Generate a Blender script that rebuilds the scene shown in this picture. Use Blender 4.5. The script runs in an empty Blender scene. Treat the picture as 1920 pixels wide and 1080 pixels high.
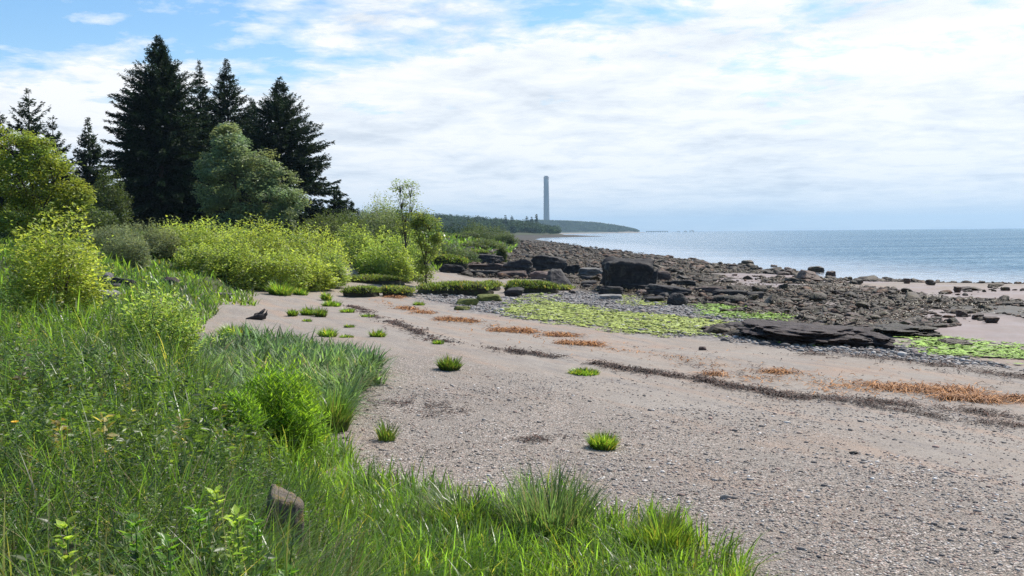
import bpy, math, random
import numpy as np
from mathutils import Vector, Matrix

RNG = np.random.default_rng(7)
random.seed(7)
C = bpy.context.scene.collection
PI = math.pi

# ------------------------------------------------------------------ camera
F = 1884.0
EYE = np.array([0.0, 0.0, 3.0])
TH = math.atan(104.0 / F)
RO = math.radians(0.5)
fw = np.array([0, math.cos(TH), -math.sin(TH)])
r0 = np.array([1.0, 0, 0]); u0 = np.array([0, math.sin(TH), math.cos(TH)])
rt = math.cos(RO) * r0 - math.sin(RO) * u0
up = math.cos(RO) * u0 + math.sin(RO) * r0
cam_d = bpy.data.cameras.new('camera'); cam = bpy.data.objects.new('camera', cam_d); C.objects.link(cam)
cam.matrix_world = Matrix(((rt[0], up[0], -fw[0], EYE[0]), (rt[1], up[1], -fw[1], EYE[1]), (rt[2], up[2], -fw[2], EYE[2]), (0, 0, 0, 1)))
cam_d.sensor_width = 36; cam_d.lens = 36 * F / 1920; cam_d.clip_start = 0.05; cam_d.clip_end = 60000
bpy.context.scene.camera = cam


def ray(px, py):
    return fw + (px - 960) / F * rt - (py - 540) / F * up


# ------------------------------------------------------------------ noise
def _hash(ix, iy, iz):
    n = (ix * 374761393 + iy * 668265263 + iz * 2147483647 + 1013904223) & 0xFFFFFFFF
    n = ((n ^ (n >> 13)) * 1274126177) & 0xFFFFFFFF
    n = (n ^ (n >> 16)) & 0xFFFFFF
    return n / float(0xFFFFFF)


def vnoise(p):
    p = np.asarray(p, float)
    i = np.floor(p).astype(np.int64); f = p - i; f = f * f * (3 - 2 * f)
    out = 0
    for dx in (0, 1):
        wx = f[:, 0] if dx else 1 - f[:, 0]
        for dy in (0, 1):
            wy = f[:, 1] if dy else 1 - f[:, 1]
            for dz in (0, 1):
                wz = f[:, 2] if dz else 1 - f[:, 2]
                out = out + wx * wy * wz * _hash(i[:, 0] + dx, i[:, 1] + dy, i[:, 2] + dz)
    return out


def fbm(p, oct=4, seed=0.0):
    p = np.asarray(p, float) + seed * 17.31
    a, s, t = 0.5, 0.0, 0.0
    for _ in range(oct):
        s = s + a * vnoise(p); t += a; a *= 0.5; p = p * 2.03 + 5.7
    return s / t


def fbm2(x, y, sc, oct=4, seed=0.0):
    x = np.asarray(x, float); y = np.asarray(y, float)
    sh = np.broadcast(x, y).shape
    x, y = np.broadcast_to(x, sh).ravel(), np.broadcast_to(y, sh).ravel()
    return fbm(np.stack([x * sc, y * sc, np.full_like(x, 0.37 + seed)], 1), oct, seed).reshape(sh)


def sstep(a, b, x):
    t = np.clip((x - a) / (b - a), 0, 1)
    return t * t * (3 - 2 * t)


# ------------------------------------------------------------------ terrain
ZSEA = -1.2
_yk = np.concatenate([np.arange(-60, 120, 0.5), np.geomspace(120, 20000, 900)])


def table(pts, smooth=5):
    a = np.array(pts, float)
    v = np.interp(_yk, a[:, 0], a[:, 1])
    k = np.ones(smooth) / smooth
    for _ in range(2):
        v = np.convolve(np.pad(v, smooth // 2, mode='edge'), k, mode='valid')
    return v


XB = table([(-60, 12), (-2, 2), (2, 1.1), (4.5, 0.0), (6.5, -0.95), (8, -1.5), (10, -2.1), (14, -3.6), (20, -6.4), (27, -8.5), (34, -10), (42, -12), (47, -12.6),
            (54, -11), (62, -7.5), (75, -5), (110, -1), (200, 1), (465, -8), (600, -20), (800, -45), (870, -10), (900, 42), (1000, 52), (1300, 30), (2000, 60),
            (2800, 250), (3000, 380), (3200, 400), (4000, 420), (6000, 300), (20000, -3000)])
XS = table([(-60, 48), (-20, 27), (6, 12.8), (15.5, 7.6), (42, -6.9), (48, -8.5), (55, -6), (65, -4), (75, -1.5), (110, 3.5), (200, 6), (465, 2), (600, -8), (800, -25),
            (870, 15), (900, 60), (1000, 64), (1300, 40), (2000, 75), (2800, 265), (3000, 395), (3200, 415), (4000, 440), (6000, 330), (20000, -2900)])
XW = table([(-60, 110), (40, 78), (66, 52), (75, 39), (79, 29), (95, 26.5), (139, 25), (250, 21), (465, 17), (600, 14), (750, 22), (860, 66), (880, 84), (900, 86), (1000, 80),
            (1300, 52), (2000, 90), (2800, 280), (3000, 408), (3200, 430), (4000, 460), (6000, 360), (20000, -2800)])


def tb(T, y):
    return np.interp(y, _yk, T)


def land_d(x, y):
    s = (tb(XB, y + 0.5) - tb(XB, y - 0.5))
    return (tb(XB, y) - x) / np.sqrt(1 + s * s)


def zt(x, y):
    x = np.asarray(x, float); y = np.asarray(y, float)
    xs, xw, xb = tb(XS, y), tb(XW, y), tb(XB, y)
    d = land_d(x, y)
    u = (x - xs) / (xw - xs)
    zb = np.where(u > 1, ZSEA - np.minimum((u - 1) * 0.9, 2.0), ZSEA * np.clip(u, 0, 1) ** 0.85)
    zu = 0.38 * np.clip((xs - x) / np.maximum(xs - xb, 0.5), 0, 1.0) ** 0.8
    zb = np.where(u < 0, zu, zb)
    rise = 0.72 * sstep(0.0, 1.3, d) + np.clip(d - 0.6, 0, None) * 0.05
    rise = np.where(d > 0, np.minimum(rise, 0.72 + 0.055 * 28), 0)
    zb = zb + rise
    zb = zb + 1.15 * sstep(2.0, 7.0, d) * sstep(26, 40, y) * (1 - sstep(120, 200, y))
    # far wooded rises
    h1 = np.interp(x, [-900, -250, -80, 20, 60], [24, 18, 11, 3.5, 0]) * sstep(900, 1010, y) * (1 - sstep(1500, 1900, y)) * sstep(0, 40, d)
    h2 = np.interp(x, [-1500, 60, 180, 260, 330, 400], [40, 30, 26, 20, 10, 0]) * sstep(2850, 3000, y) * (1 - sstep(3600, 3900, y)) * sstep(-5, 20, d)
    zb = zb + h1 + h2
    return zb


def zmicro(x, y):
    r = np.hypot(x, y)
    n = (fbm2(x, y, 0.35, 4, 1) - 0.5) * 0.22 + (fbm2(x, y, 2.2, 3, 2) - 0.5) * 0.05
    return n * np.clip(r / 6, 0.2, 1) * (1 - sstep(300, 700, r))


def zg(x, y):
    return zt(x, y) + zmicro(x, y)


def hit(px, py):
    d = ray(px, py)
    t = np.geomspace(1.0, 9000, 5000)
    P = EYE[None] + d[None] * t[:, None]
    below = np.where(P[:, 2] < zt(P[:, 0], P[:, 1]))[0]
    k = below[0] if len(below) else len(t) - 1
    a, b = t[max(k - 1, 0)], t[k]
    for _ in range(25):
        m = (a + b) / 2; p = EYE + d * m
        if p[2] < zt(p[0], p[1]): b = m
        else: a = m
    return EYE + d * b


def at(px, py, Y):
    d = ray(px, py)
    return EYE + d * (Y / d[1])


def wpoly(pts):
    return np.array([hit(a, b)[:2] for a, b in pts])


def inpoly(poly, x, y):
    c = np.zeros(np.shape(x), bool)
    n = len(poly); j = n - 1
    for i in range(n):
        xi, yi = poly[i]; xj, yj = poly[j]
        c ^= ((yi > y) != (yj > y)) & (x < (xj - xi) * (y - yi) / (yj - yi + 1e-12) + xi)
        j = i
    return c


# ------------------------------------------------------------------ mesh building
class MB:
    def __init__(s):
        s.v, s.t, s.q, s.c, s.n = [], [], [], [], 0

    def add(s, v, tris=None, quads=None, col=None):
        v = np.asarray(v, float).reshape(-1, 3)
        s.v.append(v)
        if tris is not None and len(tris): s.t.append(np.asarray(tris, np.int64) + s.n)
        if quads is not None and len(quads): s.q.append(np.asarray(quads, np.int64) + s.n)
        if col is None: col = np.ones((len(v), 3))
        col = np.asarray(col, float)
        if col.ndim == 1: col = np.tile(col[None, :], (len(v), 1))
        s.c.append(col); s.n += len(v)

    def mesh(s, name, mat, smooth=False):
        me = bpy.data.meshes.new(name)
        V = np.concatenate(s.v)
        T = np.concatenate(s.t) if s.t else np.zeros((0, 3), np.int64)
        Q = np.concatenate(s.q) if s.q else np.zeros((0, 4), np.int64)
        me.vertices.add(len(V)); me.vertices.foreach_set('co', V.astype(np.float32).ravel())
        loops = np.concatenate([T.ravel(), Q.ravel()]).astype(np.int32)
        tot = np.concatenate([np.full(len(T), 3), np.full(len(Q), 4)]).astype(np.int32)
        st = np.concatenate([[0], np.cumsum(tot)[:-1]]).astype(np.int32)
        me.loops.add(len(loops)); me.loops.foreach_set('vertex_index', loops)
        me.polygons.add(len(tot)); me.polygons.foreach_set('loop_start', st)
        if smooth: me.polygons.foreach_set('use_smooth', np.ones(len(tot), bool))
        a = me.attributes.new('col', 'FLOAT_COLOR', 'POINT')
        cc = np.concatenate(s.c); cc = np.concatenate([cc, np.ones((len(cc), 1))], 1)
        a.data.foreach_set('color', cc.astype(np.float32).ravel())
        me.update(calc_edges=True)
        me.materials.append(mat)
        return me

    def obj(s, name, mat, parent=None, smooth=False, loc=None):
        o = bpy.data.objects.new(name, s.mesh(name, mat, smooth)); C.objects.link(o)
        if parent is not None: o.parent = parent
        if loc is not None: o.location = [float(q) for q in loc]
        return o


def tag(o, label=None, cat=None, group=None, kind=None):
    if label: o['label'] = label
    if cat: o['category'] = cat
    if group: o['group'] = group
    if kind: o['kind'] = kind
    return o


def thing(name, loc, label, cat, group=None, rz=0.0):
    o = bpy.data.objects.new(name, None); C.objects.link(o)
    o.location = [float(q) for q in loc]; o.rotation_euler = (0, 0, rz); o.empty_display_size = 0.2
    return tag(o, label, cat, group)


def norm(a):
    return a / np.maximum(np.linalg.norm(a, axis=-1, keepdims=True), 1e-9)


def diamonds(mb, pos, d, nrm, L, W, col, fold=0.25):
    """leaf-shaped faces folded along the midrib"""
    d = norm(d); side = norm(np.cross(d, nrm)); nn = np.cross(side, d)
    L = np.broadcast_to(np.asarray(L, float), (len(pos),))[:, None]; W = np.broadcast_to(np.asarray(W, float), (len(pos),))[:, None]
    mid = pos + d * L * 0.42
    l = mid + side * W * 0.5 + nn * W * fold
    r = mid - side * W * 0.5 + nn * W * fold
    tip = pos + d * L
    V = np.stack([pos, l, tip, r], 1).reshape(-1, 3)
    k = np.arange(len(pos))[:, None] * 4
    T = np.concatenate([k + [[0, 2, 1]], k + [[0, 3, 2]]], 0)
    mb.add(V, tris=T, col=np.repeat(col, 4, 0))


def blades(mb, root, h, w, az, lean, bend, col, face=None, segs=3):
    """grass blades; az = lean azimuth"""
    n = len(root)
    ld = np.stack([np.cos(az), np.sin(az), np.zeros(n)], 1)
    if face is None: face = az + PI / 2 + RNG.uniform(-0.6, 0.6, n)
    sd = np.stack([np.cos(face), np.sin(face), np.zeros(n)], 1)
    ts = np.linspace(0, 1, segs + 1)
    V = []
    for i, t in enumerate(ts):
        c = root + ld * (h * (lean * t + bend * t * t))[:, None]
        c = c + np.array([0, 0, 1.0])[None] * (h * (t - 0.42 * bend * t * t * np.minimum(1.6, 0.6 + bend)))[:, None]
        if i < segs:
            ww = (w * (1 - 0.75 * t ** 1.6) * (0.75 if i == 0 else 1))[:, None] * 0.5
            V += [c - sd * ww, c + sd * ww]
        else: V += [c]
    m = 2 * segs + 1
    V = np.stack(V, 1).reshape(-1, 3)
    k = np.arange(n)[:, None] * m
    Q = np.concatenate([k + [[2 * i, 2 * i + 1, 2 * i + 3, 2 * i + 2]] for i in range(segs - 1)], 0)
    T = k + [[2 * segs - 2, 2 * segs - 1, 2 * segs]]
    mb.add(V, tris=T, quads=Q, col=np.repeat(col, m, 0))


def tube(mb, pts, rad, sides=6, col=None):
    pts = np.asarray(pts, float); rad = np.broadcast_to(np.asarray(rad, float), (len(pts),))
    tan = np.gradient(pts, axis=0); tan = norm(tan)
    ref = np.where(np.abs(tan[:, 2:3]) > 0.9, np.array([[1.0, 0, 0]]), np.array([[0, 0, 1.0]]))
    a = norm(np.cross(tan, ref)); b = np.cross(tan, a)
    ang = np.linspace(0, 2 * PI, sides, endpoint=False)
    V = pts[:, None] + (a[:, None] * np.cos(ang)[None, :, None] + b[:, None] * np.sin(ang)[None, :, None]) * rad[:, None, None]
    n = len(pts); V = V.reshape(-1, 3)
    Q = []
    for i in range(n - 1):
        for j in range(sides):
            Q.append((i * sides + j, i * sides + (j + 1) % sides, (i + 1) * sides + (j + 1) % sides, (i + 1) * sides + j))
    T = []
    e = len(V); V = np.concatenate([V, pts[:1], pts[-1:]])
    for j in range(sides):
        T.append((e, (j + 1) % sides, j)); T.append((e + 1, (n - 1) * sides + j, (n - 1) * sides + (j + 1) % sides))
    mb.add(V, tris=T, quads=Q, col=col if col is not None else np.ones(3))


def ico(sub):
    import bmesh
    bm = bmesh.new(); bmesh.ops.create_icosphere(bm, subdivisions=sub, radius=1.0)
    V = np.array([v.co[:] for v in bm.verts]); T = np.array([[v.index for v in f.verts] for f in bm.faces]); bm.free()
    return norm(V), T


ICO = {k: ico(k) for k in (1, 2, 3, 4, 5)}


def rock_arrays(seed, sub=3, boxy=0.0, rough=0.10, strata=0.0, planes=13, top=None):
    """unit boulder: cut from random planes, then worn; size about +-1"""
    g = np.random.default_rng(seed)
    D, T = ICO[sub]
    N = norm(g.normal(size=(planes, 3))); off = g.uniform(0.72, 1.0, planes)
    if boxy > 0:
        B = np.array([[1, 0, 0], [-1, 0, 0], [0, 1, 0], [0, -1, 0], [0, 0, 1], [0, 0, -1]], float)
        B = norm(B + g.normal(size=B.shape) * 0.15)
        N = np.concatenate([N, B]); off = np.concatenate([off * (1 + 0.45 * boxy), np.full(6, 0.86)])
    if top is not None:
        N = np.concatenate([N, norm(np.array([[top[0], top[1], 1.0]]))]); off = np.concatenate([off, [top[2]]])
    dots = D @ N.T
    R = np.where(dots > 0.05, off[None] / np.maximum(dots, 0.05), 9.0)
    k = 16.0
    r = -np.log(np.exp(-k * np.minimum(R, 2.2)).sum(1)) / k
    P = D * r[:, None]
    P = P * (1 + rough * 2 * (fbm(P * 2.1 + 3, 4, seed % 97)[:, None] - 0.5)) + (D * (rough * 0.8 * (fbm(P * 6.0 + 9, 3, seed % 89)[:, None] - 0.5)))
    if strata > 0:
        lay = np.floor((P[:, 2] + 0.15 * P[:, 0] + 0.08 * fbm(P * 1.5, 2, 3)) * 4.0)
        off2 = _hash(lay.astype(np.int64) + 100, np.full(len(lay), seed, np.int64), np.zeros(len(lay), np.int64)) - 0.5
        P[:, :2] *= (1 + strata * off2)[:, None]
    return P, T


# ------------------------------------------------------------------ materials
def nt(name):
    m = bpy.data.materials.new(name); m.use_nodes = True
    t = m.node_tree; t.nodes.clear()
    o = t.nodes.new('ShaderNodeOutputMaterial')
    return m, t, o


def N(t, typ, **kw):
    n = t.nodes.new(typ)
    for k, v in kw.items():
        if k in n.inputs: n.inputs[k].default_value = v
        else: setattr(n, k, v)
    return n


def rgba(c): return (c[0], c[1], c[2], 1.0)


def mixc(t, fac, a, b, mode='MIX'):
    n = t.nodes.new('ShaderNodeMix'); n.data_type = 'RGBA'; n.blend_type = mode
    for sock, val in ((0, fac), (6, a), (7, b)):
        if hasattr(val, 'is_output'): t.links.new(val, n.inputs[sock])
        else: n.inputs[sock].default_value = val if sock == 0 else rgba(val)
    return n.outputs[2]


def ramp(t, fac, stops, interp='LINEAR'):
    n = t.nodes.new('ShaderNodeValToRGB'); n.color_ramp.interpolation = interp
    e = n.color_ramp.elements
    while len(e) < len(stops): e.new(0.5)
    for i, (p, c) in enumerate(stops):
        e[i].position = p; e[i].color = rgba(c) if hasattr(c, '__len__') else (c, c, c, 1)
    t.links.new(fac, n.inputs[0]); return n.outputs[0]


def math2(t, op, a, b=None, clamp=False):
    n = t.nodes.new('ShaderNodeMath'); n.operation = op; n.use_clamp = clamp
    for i, v in enumerate((a, b)):
        if v is None: continue
        if hasattr(v, 'is_output'): t.links.new(v, n.inputs[i])
        else: n.inputs[i].default_value = v
    return n.outputs[0]


def noise(t, vec, scale, detail=4, rough=0.55, dist=0.0):
    n = t.nodes.new('ShaderNodeTexNoise'); n.inputs['Scale'].default_value = scale
    n.inputs['Detail'].default_value = detail; n.inputs['Roughness'].default_value = rough; n.inputs['Distortion'].default_value = dist
    if vec is not None: t.links.new(vec, n.inputs['Vector'])
    return n.outputs[0]


def leaf_mat(name, base, trans, tf=0.4, rough=0.5, spec=0.25):
    m, t, o = nt(name)
    at_ = N(t, 'ShaderNodeAttribute', attribute_name='col')
    c1 = mixc(t, 1.0, at_.outputs['Color'], base, 'MULTIPLY'); c2 = mixc(t, 1.0, at_.outputs['Color'], trans, 'MULTIPLY')
    p = N(t, 'ShaderNodeBsdfPrincipled'); p.inputs['Roughness'].default_value = rough; p.inputs['Specular IOR Level'].default_value = spec
    tr = N(t, 'ShaderNodeBsdfTranslucent'); mx = N(t, 'ShaderNodeMixShader'); mx.inputs[0].default_value = tf
    t.links.new(c1, p.inputs['Base Color']); t.links.new(c2, tr.inputs['Color'])
    t.links.new(p.outputs[0], mx.inputs[1]); t.links.new(tr.outputs[0], mx.inputs[2]); t.links.new(mx.outputs[0], o.inputs[0])
    return m


def bark_mat(name, c):
    m, t, o = nt(name)
    g = N(t, 'ShaderNodeTexCoord'); n1 = noise(t, g.outputs['Object'], 9, 5)
    col = ramp(t, n1, [(0.3, [q * 0.5 for q in c]), (0.7, [q * 1.4 for q in c])])
    p = N(t, 'ShaderNodeBsdfPrincipled'); p.inputs['Roughness'].default_value = 0.9
    b = N(t, 'ShaderNodeBump'); b.inputs['Strength'].default_value = 0.6; b.inputs['Distance'].default_value = 0.03
    t.links.new(n1, b.inputs['Height']); t.links.new(b.outputs[0], p.inputs['Normal'])
    t.links.new(col, p.inputs['Base Color']); t.links.new(p.outputs[0], o.inputs[0])
    return m


def rock_mat(name, dark, light, scale=2.5, spot=None, spotamt=0.6, rough=0.75, use_col=False, var=0.35, strata=True):
    m, t, o = nt(name)
    g = N(t, 'ShaderNodeNewGeometry'); oi = N(t, 'ShaderNodeObjectInfo')
    n1 = noise(t, g.outputs['Position'], scale, 7, 0.62); n2 = noise(t, g.outputs['Position'], scale * 6, 4, 0.7)
    mp = N(t, 'ShaderNodeMapping'); mp.inputs['Scale'].default_value = (0.5, 0.5, 6.0); mp.inputs['Rotation'].default_value = (0.1, 0.12, 0)
    t.links.new(g.outputs['Position'], mp.inputs[0])
    n3 = noise(t, mp.outputs[0], 2.4, 4, 0.6)
    f = math2(t, 'MULTIPLY_ADD', n2, 0.45); t.nodes[-1].inputs[2].default_value = -0.22
    f = math2(t, 'ADD', f, n1, True)
    col = ramp(t, f, [(0.28, dark), (0.72, light)])
    if strata:
        col = mixc(t, math2(t, 'MULTIPLY', ramp(t, n3, [(0.42, 0.0), (0.6, 1.0)]), 0.45), col, [q * 0.45 for q in dark])
    if spot is not None:
        n4 = noise(t, g.outputs['Position'], scale * 1.7, 6, 0.65, 0.4)
        col = mixc(t, math2(t, 'MULTIPLY', ramp(t, n4, [(0.52, 0.0), (0.60, 1.0)]), spotamt), col, spot)
    v = math2(t, 'MULTIPLY_ADD', oi.outputs['Random'], 2 * var); t.nodes[-1].inputs[2].default_value = 1 - var
    cc = N(t, 'ShaderNodeCombineColor'); [t.links.new(v, cc.inputs[i]) for i in range(3)]
    col = mixc(t, 1.0, col, cc.outputs[0], 'MULTIPLY')
    if use_col:
        a = N(t, 'ShaderNodeAttribute', attribute_name='col'); col = mixc(t, 1.0, col, a.outputs['Color'], 'MULTIPLY')
    p = N(t, 'ShaderNodeBsdfPrincipled'); p.inputs['Roughness'].default_value = rough; p.inputs['Specular IOR Level'].default_value = 0.3
    hh = math2(t, 'ADD', n1, math2(t, 'MULTIPLY', n2, 0.5))
    b = N(t, 'ShaderNodeBump'); b.inputs['Strength'].default_value = 0.8; b.inputs['Distance'].default_value = 0.08
    t.links.new(hh, b.inputs['Height']); t.links.new(b.outputs[0], p.inputs['Normal'])
    t.links.new(col, p.inputs['Base Color']); t.links.new(p.outputs[0], o.inputs[0])
    return m


def col_mat(name, base, rough=0.7, spec=0.3, nz=0.0, nscale=20):
    """plain surface x 'col' attribute with a little procedural mottling"""
    m, t, o = nt(name)
    a = N(t, 'ShaderNodeAttribute', attribute_name='col'); col = mixc(t, 1.0, a.outputs['Color'], base, 'MULTIPLY')
    g = N(t, 'ShaderNodeNewGeometry'); n1 = noise(t, g.outputs['Position'], nscale, 4)
    col = mixc(t, 1.0, col, ramp(t, n1, [(0.25, 1 - nz), (0.75, 1 + nz)]), 'MULTIPLY')
    p = N(t, 'ShaderNodeBsdfPrincipled'); p.inputs['Roughness'].default_value = rough; p.inputs['Specular IOR Level'].default_value = spec
    t.links.new(col, p.inputs['Base Color']); t.links.new(p.outputs[0], o.inputs[0])
    return m


M = {}
M['grass'] = leaf_mat('grass_blades', (0.09, 0.155, 0.028), (0.22, 0.42, 0.04), 0.45, 0.36, 0.55)
M['bright_grass'] = leaf_mat('bright_grass_blades', (0.105, 0.185, 0.028), (0.27, 0.50, 0.04), 0.47, 0.36, 0.5)
M['turf'] = leaf_mat('short_turf', (0.11, 0.16, 0.032), (0.24, 0.37, 0.05), 0.42, 0.5, 0.3)
M['sapling'] = leaf_mat('fresh_sapling_leaves', (0.15, 0.20, 0.04), (0.40, 0.52, 0.07), 0.45, 0.5, 0.3)
M['lyme'] = leaf_mat('bluish_grass_blades', (0.13, 0.20, 0.08), (0.25, 0.43, 0.10), 0.42, 0.45, 0.35)
M['knot'] = leaf_mat('yellow_green_leaves', (0.255, 0.315, 0.065), (0.60, 0.74, 0.10), 0.45, 0.45, 0.35)
M['spruce'] = leaf_mat('spruce_needles', (0.023, 0.046, 0.02), (0.035, 0.07, 0.018), 0.15, 0.6, 0.2)
M['larch'] = leaf_mat('pale_conifer_needles', (0.045, 0.075, 0.04), (0.05, 0.09, 0.03), 0.25, 0.6, 0.2)
M['willow'] = leaf_mat('grey_green_leaves', (0.19, 0.25, 0.125), (0.34, 0.45, 0.165), 0.42, 0.45, 0.35)
M['oak'] = leaf_mat('olive_leaves', (0.18, 0.235, 0.04), (0.46, 0.57, 0.06), 0.4, 0.5, 0.3)
M['scrub'] = leaf_mat('dull_green_leaves', (0.085, 0.12, 0.035), (0.18, 0.25, 0.04), 0.32, 0.55, 0.25)
M['heath'] = leaf_mat('heath_leaves', (0.22, 0.25, 0.12), (0.36, 0.42, 0.14), 0.35, 0.6, 0.2)
M['weed'] = leaf_mat('weed_leaves', (0.07, 0.125, 0.03), (0.19, 0.35, 0.04), 0.42, 0.4, 0.45)
M['fern'] = leaf_mat('feathery_leaves', (0.14, 0.235, 0.025), (0.36, 0.62, 0.04), 0.5, 0.5, 0.25)
M['wood'] = leaf_mat('far_wood_leaves', (0.042, 0.085, 0.03), (0.04, 0.07, 0.02), 0.25, 0.7, 0.15)
M['dry'] = col_mat('dry_stems', (0.30, 0.23, 0.13), 0.8, 0.2, 0.2, 30)
M['bark'] = bark_mat('bark', (0.07, 0.055, 0.042))
M['palebark'] = bark_mat('pale_bark', (0.14, 0.12, 0.09))
M['darkrock'] = rock_mat('dark_sandstone', (0.011, 0.010, 0.010), (0.055, 0.046, 0.043), 1.6, (0.12, 0.11, 0.085), 0.35)
M['slabrock'] = rock_mat('weedy_purple_brown_rock', (0.016, 0.011, 0.011), (0.075, 0.052, 0.046), 5.0, (0.035, 0.028, 0.016), 0.6, 0.7, var=0.1, strata=False)
M['redrock'] = rock_mat('red_sandstone', (0.055, 0.035, 0.03), (0.17, 0.115, 0.095), 1.8, (0.12, 0.11, 0.085), 0.3)
M['palerock'] = rock_mat('pale_grey_stone', (0.13, 0.12, 0.11), (0.32, 0.30, 0.28), 2.2, (0.2, 0.2, 0.12), 0.3)
M['weedrock'] = rock_mat('weed_covered_stone', (0.013, 0.0085, 0.005), (0.082, 0.053, 0.029), 3.5, (0.085, 0.085, 0.025), 0.5, 0.55, var=0.5, strata=False)
M['rustrock'] = rock_mat('rusty_brown_stone', (0.025, 0.014, 0.009), (0.12, 0.062, 0.038), 3.5, (0.05, 0.045, 0.025), 0.6, 0.55, var=0.4, strata=False)
M['lichen'] = rock_mat('lichened_stone', (0.085, 0.07, 0.055), (0.25, 0.20, 0.15), 9, (0.33, 0.22, 0.05), 0.55, 0.85, strata=False, var=0.05)
M['rubble'] = rock_mat('weedy_rubble', (0.013, 0.0085, 0.005), (0.074, 0.047, 0.027), 4, (0.09, 0.09, 0.03), 0.4, 0.6, use_col=True, var=0.0, strata=False)
M['pebble'] = col_mat('pebbles', (1, 1, 1), 0.7, 0.3, 0.2, 60)
M['turf_soil'] = rock_mat('turf_soil', (0.02, 0.016, 0.01), (0.06, 0.048, 0.028), 5, (0.05, 0.07, 0.02), 0.7, 0.9, strata=False, var=0.1)
M['moss'] = rock_mat('green_moss', (0.07, 0.085, 0.02), (0.17, 0.18, 0.045), 5, (0.24, 0.24, 0.06), 0.5, 0.9, strata=False, var=0.1)
M['algae'] = col_mat('green_algae', (0.40, 0.46, 0.08), 0.6, 0.35, 0.35, 14)
M['kelp'] = col_mat('orange_seaweed', (0.40, 0.18, 0.055), 0.6, 0.25, 0.3, 25)
M['wrack'] = col_mat('dark_seaweed', (0.042, 0.026, 0.019), 0.7, 0.35, 0.3, 25)
M['bladder'] = col_mat('olive_rock_seaweed', (0.055, 0.043, 0.016), 0.5, 0.35, 0.3, 12)
M['petal'] = col_mat('yellow_petals', (0.75, 0.42, 0.02), 0.5, 0.3, 0.1, 50)
M['drift'] = bark_mat('dark_wet_wood', (0.045, 0.035, 0.03))
M['palewood'] = bark_mat('weathered_wood', (0.22, 0.19, 0.16))
M['path'] = col_mat('pale_path', (0.34, 0.30, 0.25), 0.9, 0.2, 0.3, 6)
M['concrete'] = col_mat('chimney_concrete', (0.105, 0.11, 0.12), 0.9, 0.2, 0.08, 0.05)
M['band'] = col_mat('chimney_top_band', (0.13, 0.075, 0.07), 0.9, 0.2, 0.08, 0.05)
M['steel'] = col_mat('jetty_steel', (0.05, 0.055, 0.06), 0.8, 0.2, 0.1, 0.1)

# ------------------------------------------------------------------ regions (picked on the photo, laid on the terrain)
ROCKY = wpoly([(815, 500), (850, 468), (930, 455), (985, 451.5), (1030, 453), (1100, 464), (1200, 480), (1300, 496), (1380, 512), (1470, 522), (1560, 531), (1650, 545), (1780, 558), (1990, 565),
               (1990, 606), (1860, 588), (1770, 592), (1680, 612), (1590, 650), (1480, 652), (1440, 618), (1390, 585), (1300, 572), (1200, 556), (1080, 545), (1050, 522), (900, 520)])
GREY = wpoly([(770, 548), (850, 552), (950, 556), (1080, 545), (1200, 556), (1300, 572), (1420, 585), (1500, 640), (1600, 652), (1700, 645), (1790, 672), (1990, 706), (1990, 690), (1960, 668), (1990, 700),
              (1700, 672), (1500, 655), (1330, 632), (1200, 626), (1050, 606), (930, 590), (850, 576), (780, 560)])
ALGAE = [wpoly([(985, 556), (1060, 566), (1110, 578), (1200, 588), (1300, 596), (1390, 606), (1420, 615), (1330, 628), (1240, 627), (1130, 618), (1040, 605), (935, 590), (960, 575)]),
         wpoly([(1325, 573), (1370, 574), (1420, 582), (1470, 590), (1490, 598), (1440, 600), (1370, 595), (1325, 588), (1300, 580)]),
         wpoly([(1690, 628), (1760, 635), (1850, 645), (1990, 668), (1990, 692), (1900, 676), (1820, 666), (1750, 660), (1715, 645)]),
         wpoly([(1440, 620), (1470, 625), (1500, 637), (1530, 645), (1490, 640), (1450, 633)]),
         wpoly([(1565, 641), (1600, 640), (1605, 645), (1570, 648)]),
         wpoly([(1170, 562), (1240, 564), (1260, 572), (1180, 571)]),
         wpoly([(1000, 552), (1030, 552), (1035, 557), (1000, 557)]),
         wpoly([(1120, 553), (1180, 553), (1190, 558), (1130, 559)])]
ALGAE_RIGHT = {1, 2, 3, 4}
WET = wpoly([(1640, 538), (1760, 545), (1990, 535), (1990, 690), (1880, 660), (1760, 632), (1690, 625), (1640, 600), (1560, 560)])
LYME = wpoly([(722, 716), (700, 690), (640, 668), (560, 652), (480, 645), (390, 650), (330, 690), (390, 750), (520, 775), (600, 800), (655, 790), (660, 752)])
LOWGRASS = wpoly([(300, 1250), (1480, 1250), (1395, 1090), (1330, 1030), (1250, 985), (1170, 985), (1110, 965), (1040, 955), (900, 945), (780, 925), (700, 900), (655, 868), (620, 835), (560, 800), (480, 790), (380, 900)])

# ------------------------------------------------------------------ ground
ang = np.radians(np.concatenate([np.arange(-32, 32.01, 0.13), np.arange(34, 328, 5)]))
rad = np.concatenate([[0.3], np.geomspace(0.7, 18000, 640)])
A, R_ = np.meshgrid(ang, rad)
gx = (np.sin(A) * R_).ravel(); gy = (np.cos(A) * R_).ravel()
gz = zg(gx, gy)
nA, nR = len(ang), len(rad)
ii = np.arange(nR - 1)[:, None] * nA; jj = np.arange(nA)[None]; j2 = (jj + 1) % nA
Q = np.stack([ii + jj, ii + j2, ii + nA + j2, ii + nA + jj], -1).reshape(-1, 4)
gm = MB(); gm.add(np.stack([gx, gy, gz], 1), quads=Q)
gm.add([[0, 0, float(zg(np.array([0.]), np.array([0.]))[0])]])
gm.t.append(np.stack([np.full(nA, gm.n - 1), (np.arange(nA) + 1) % nA, np.arange(nA)], 1))


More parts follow.
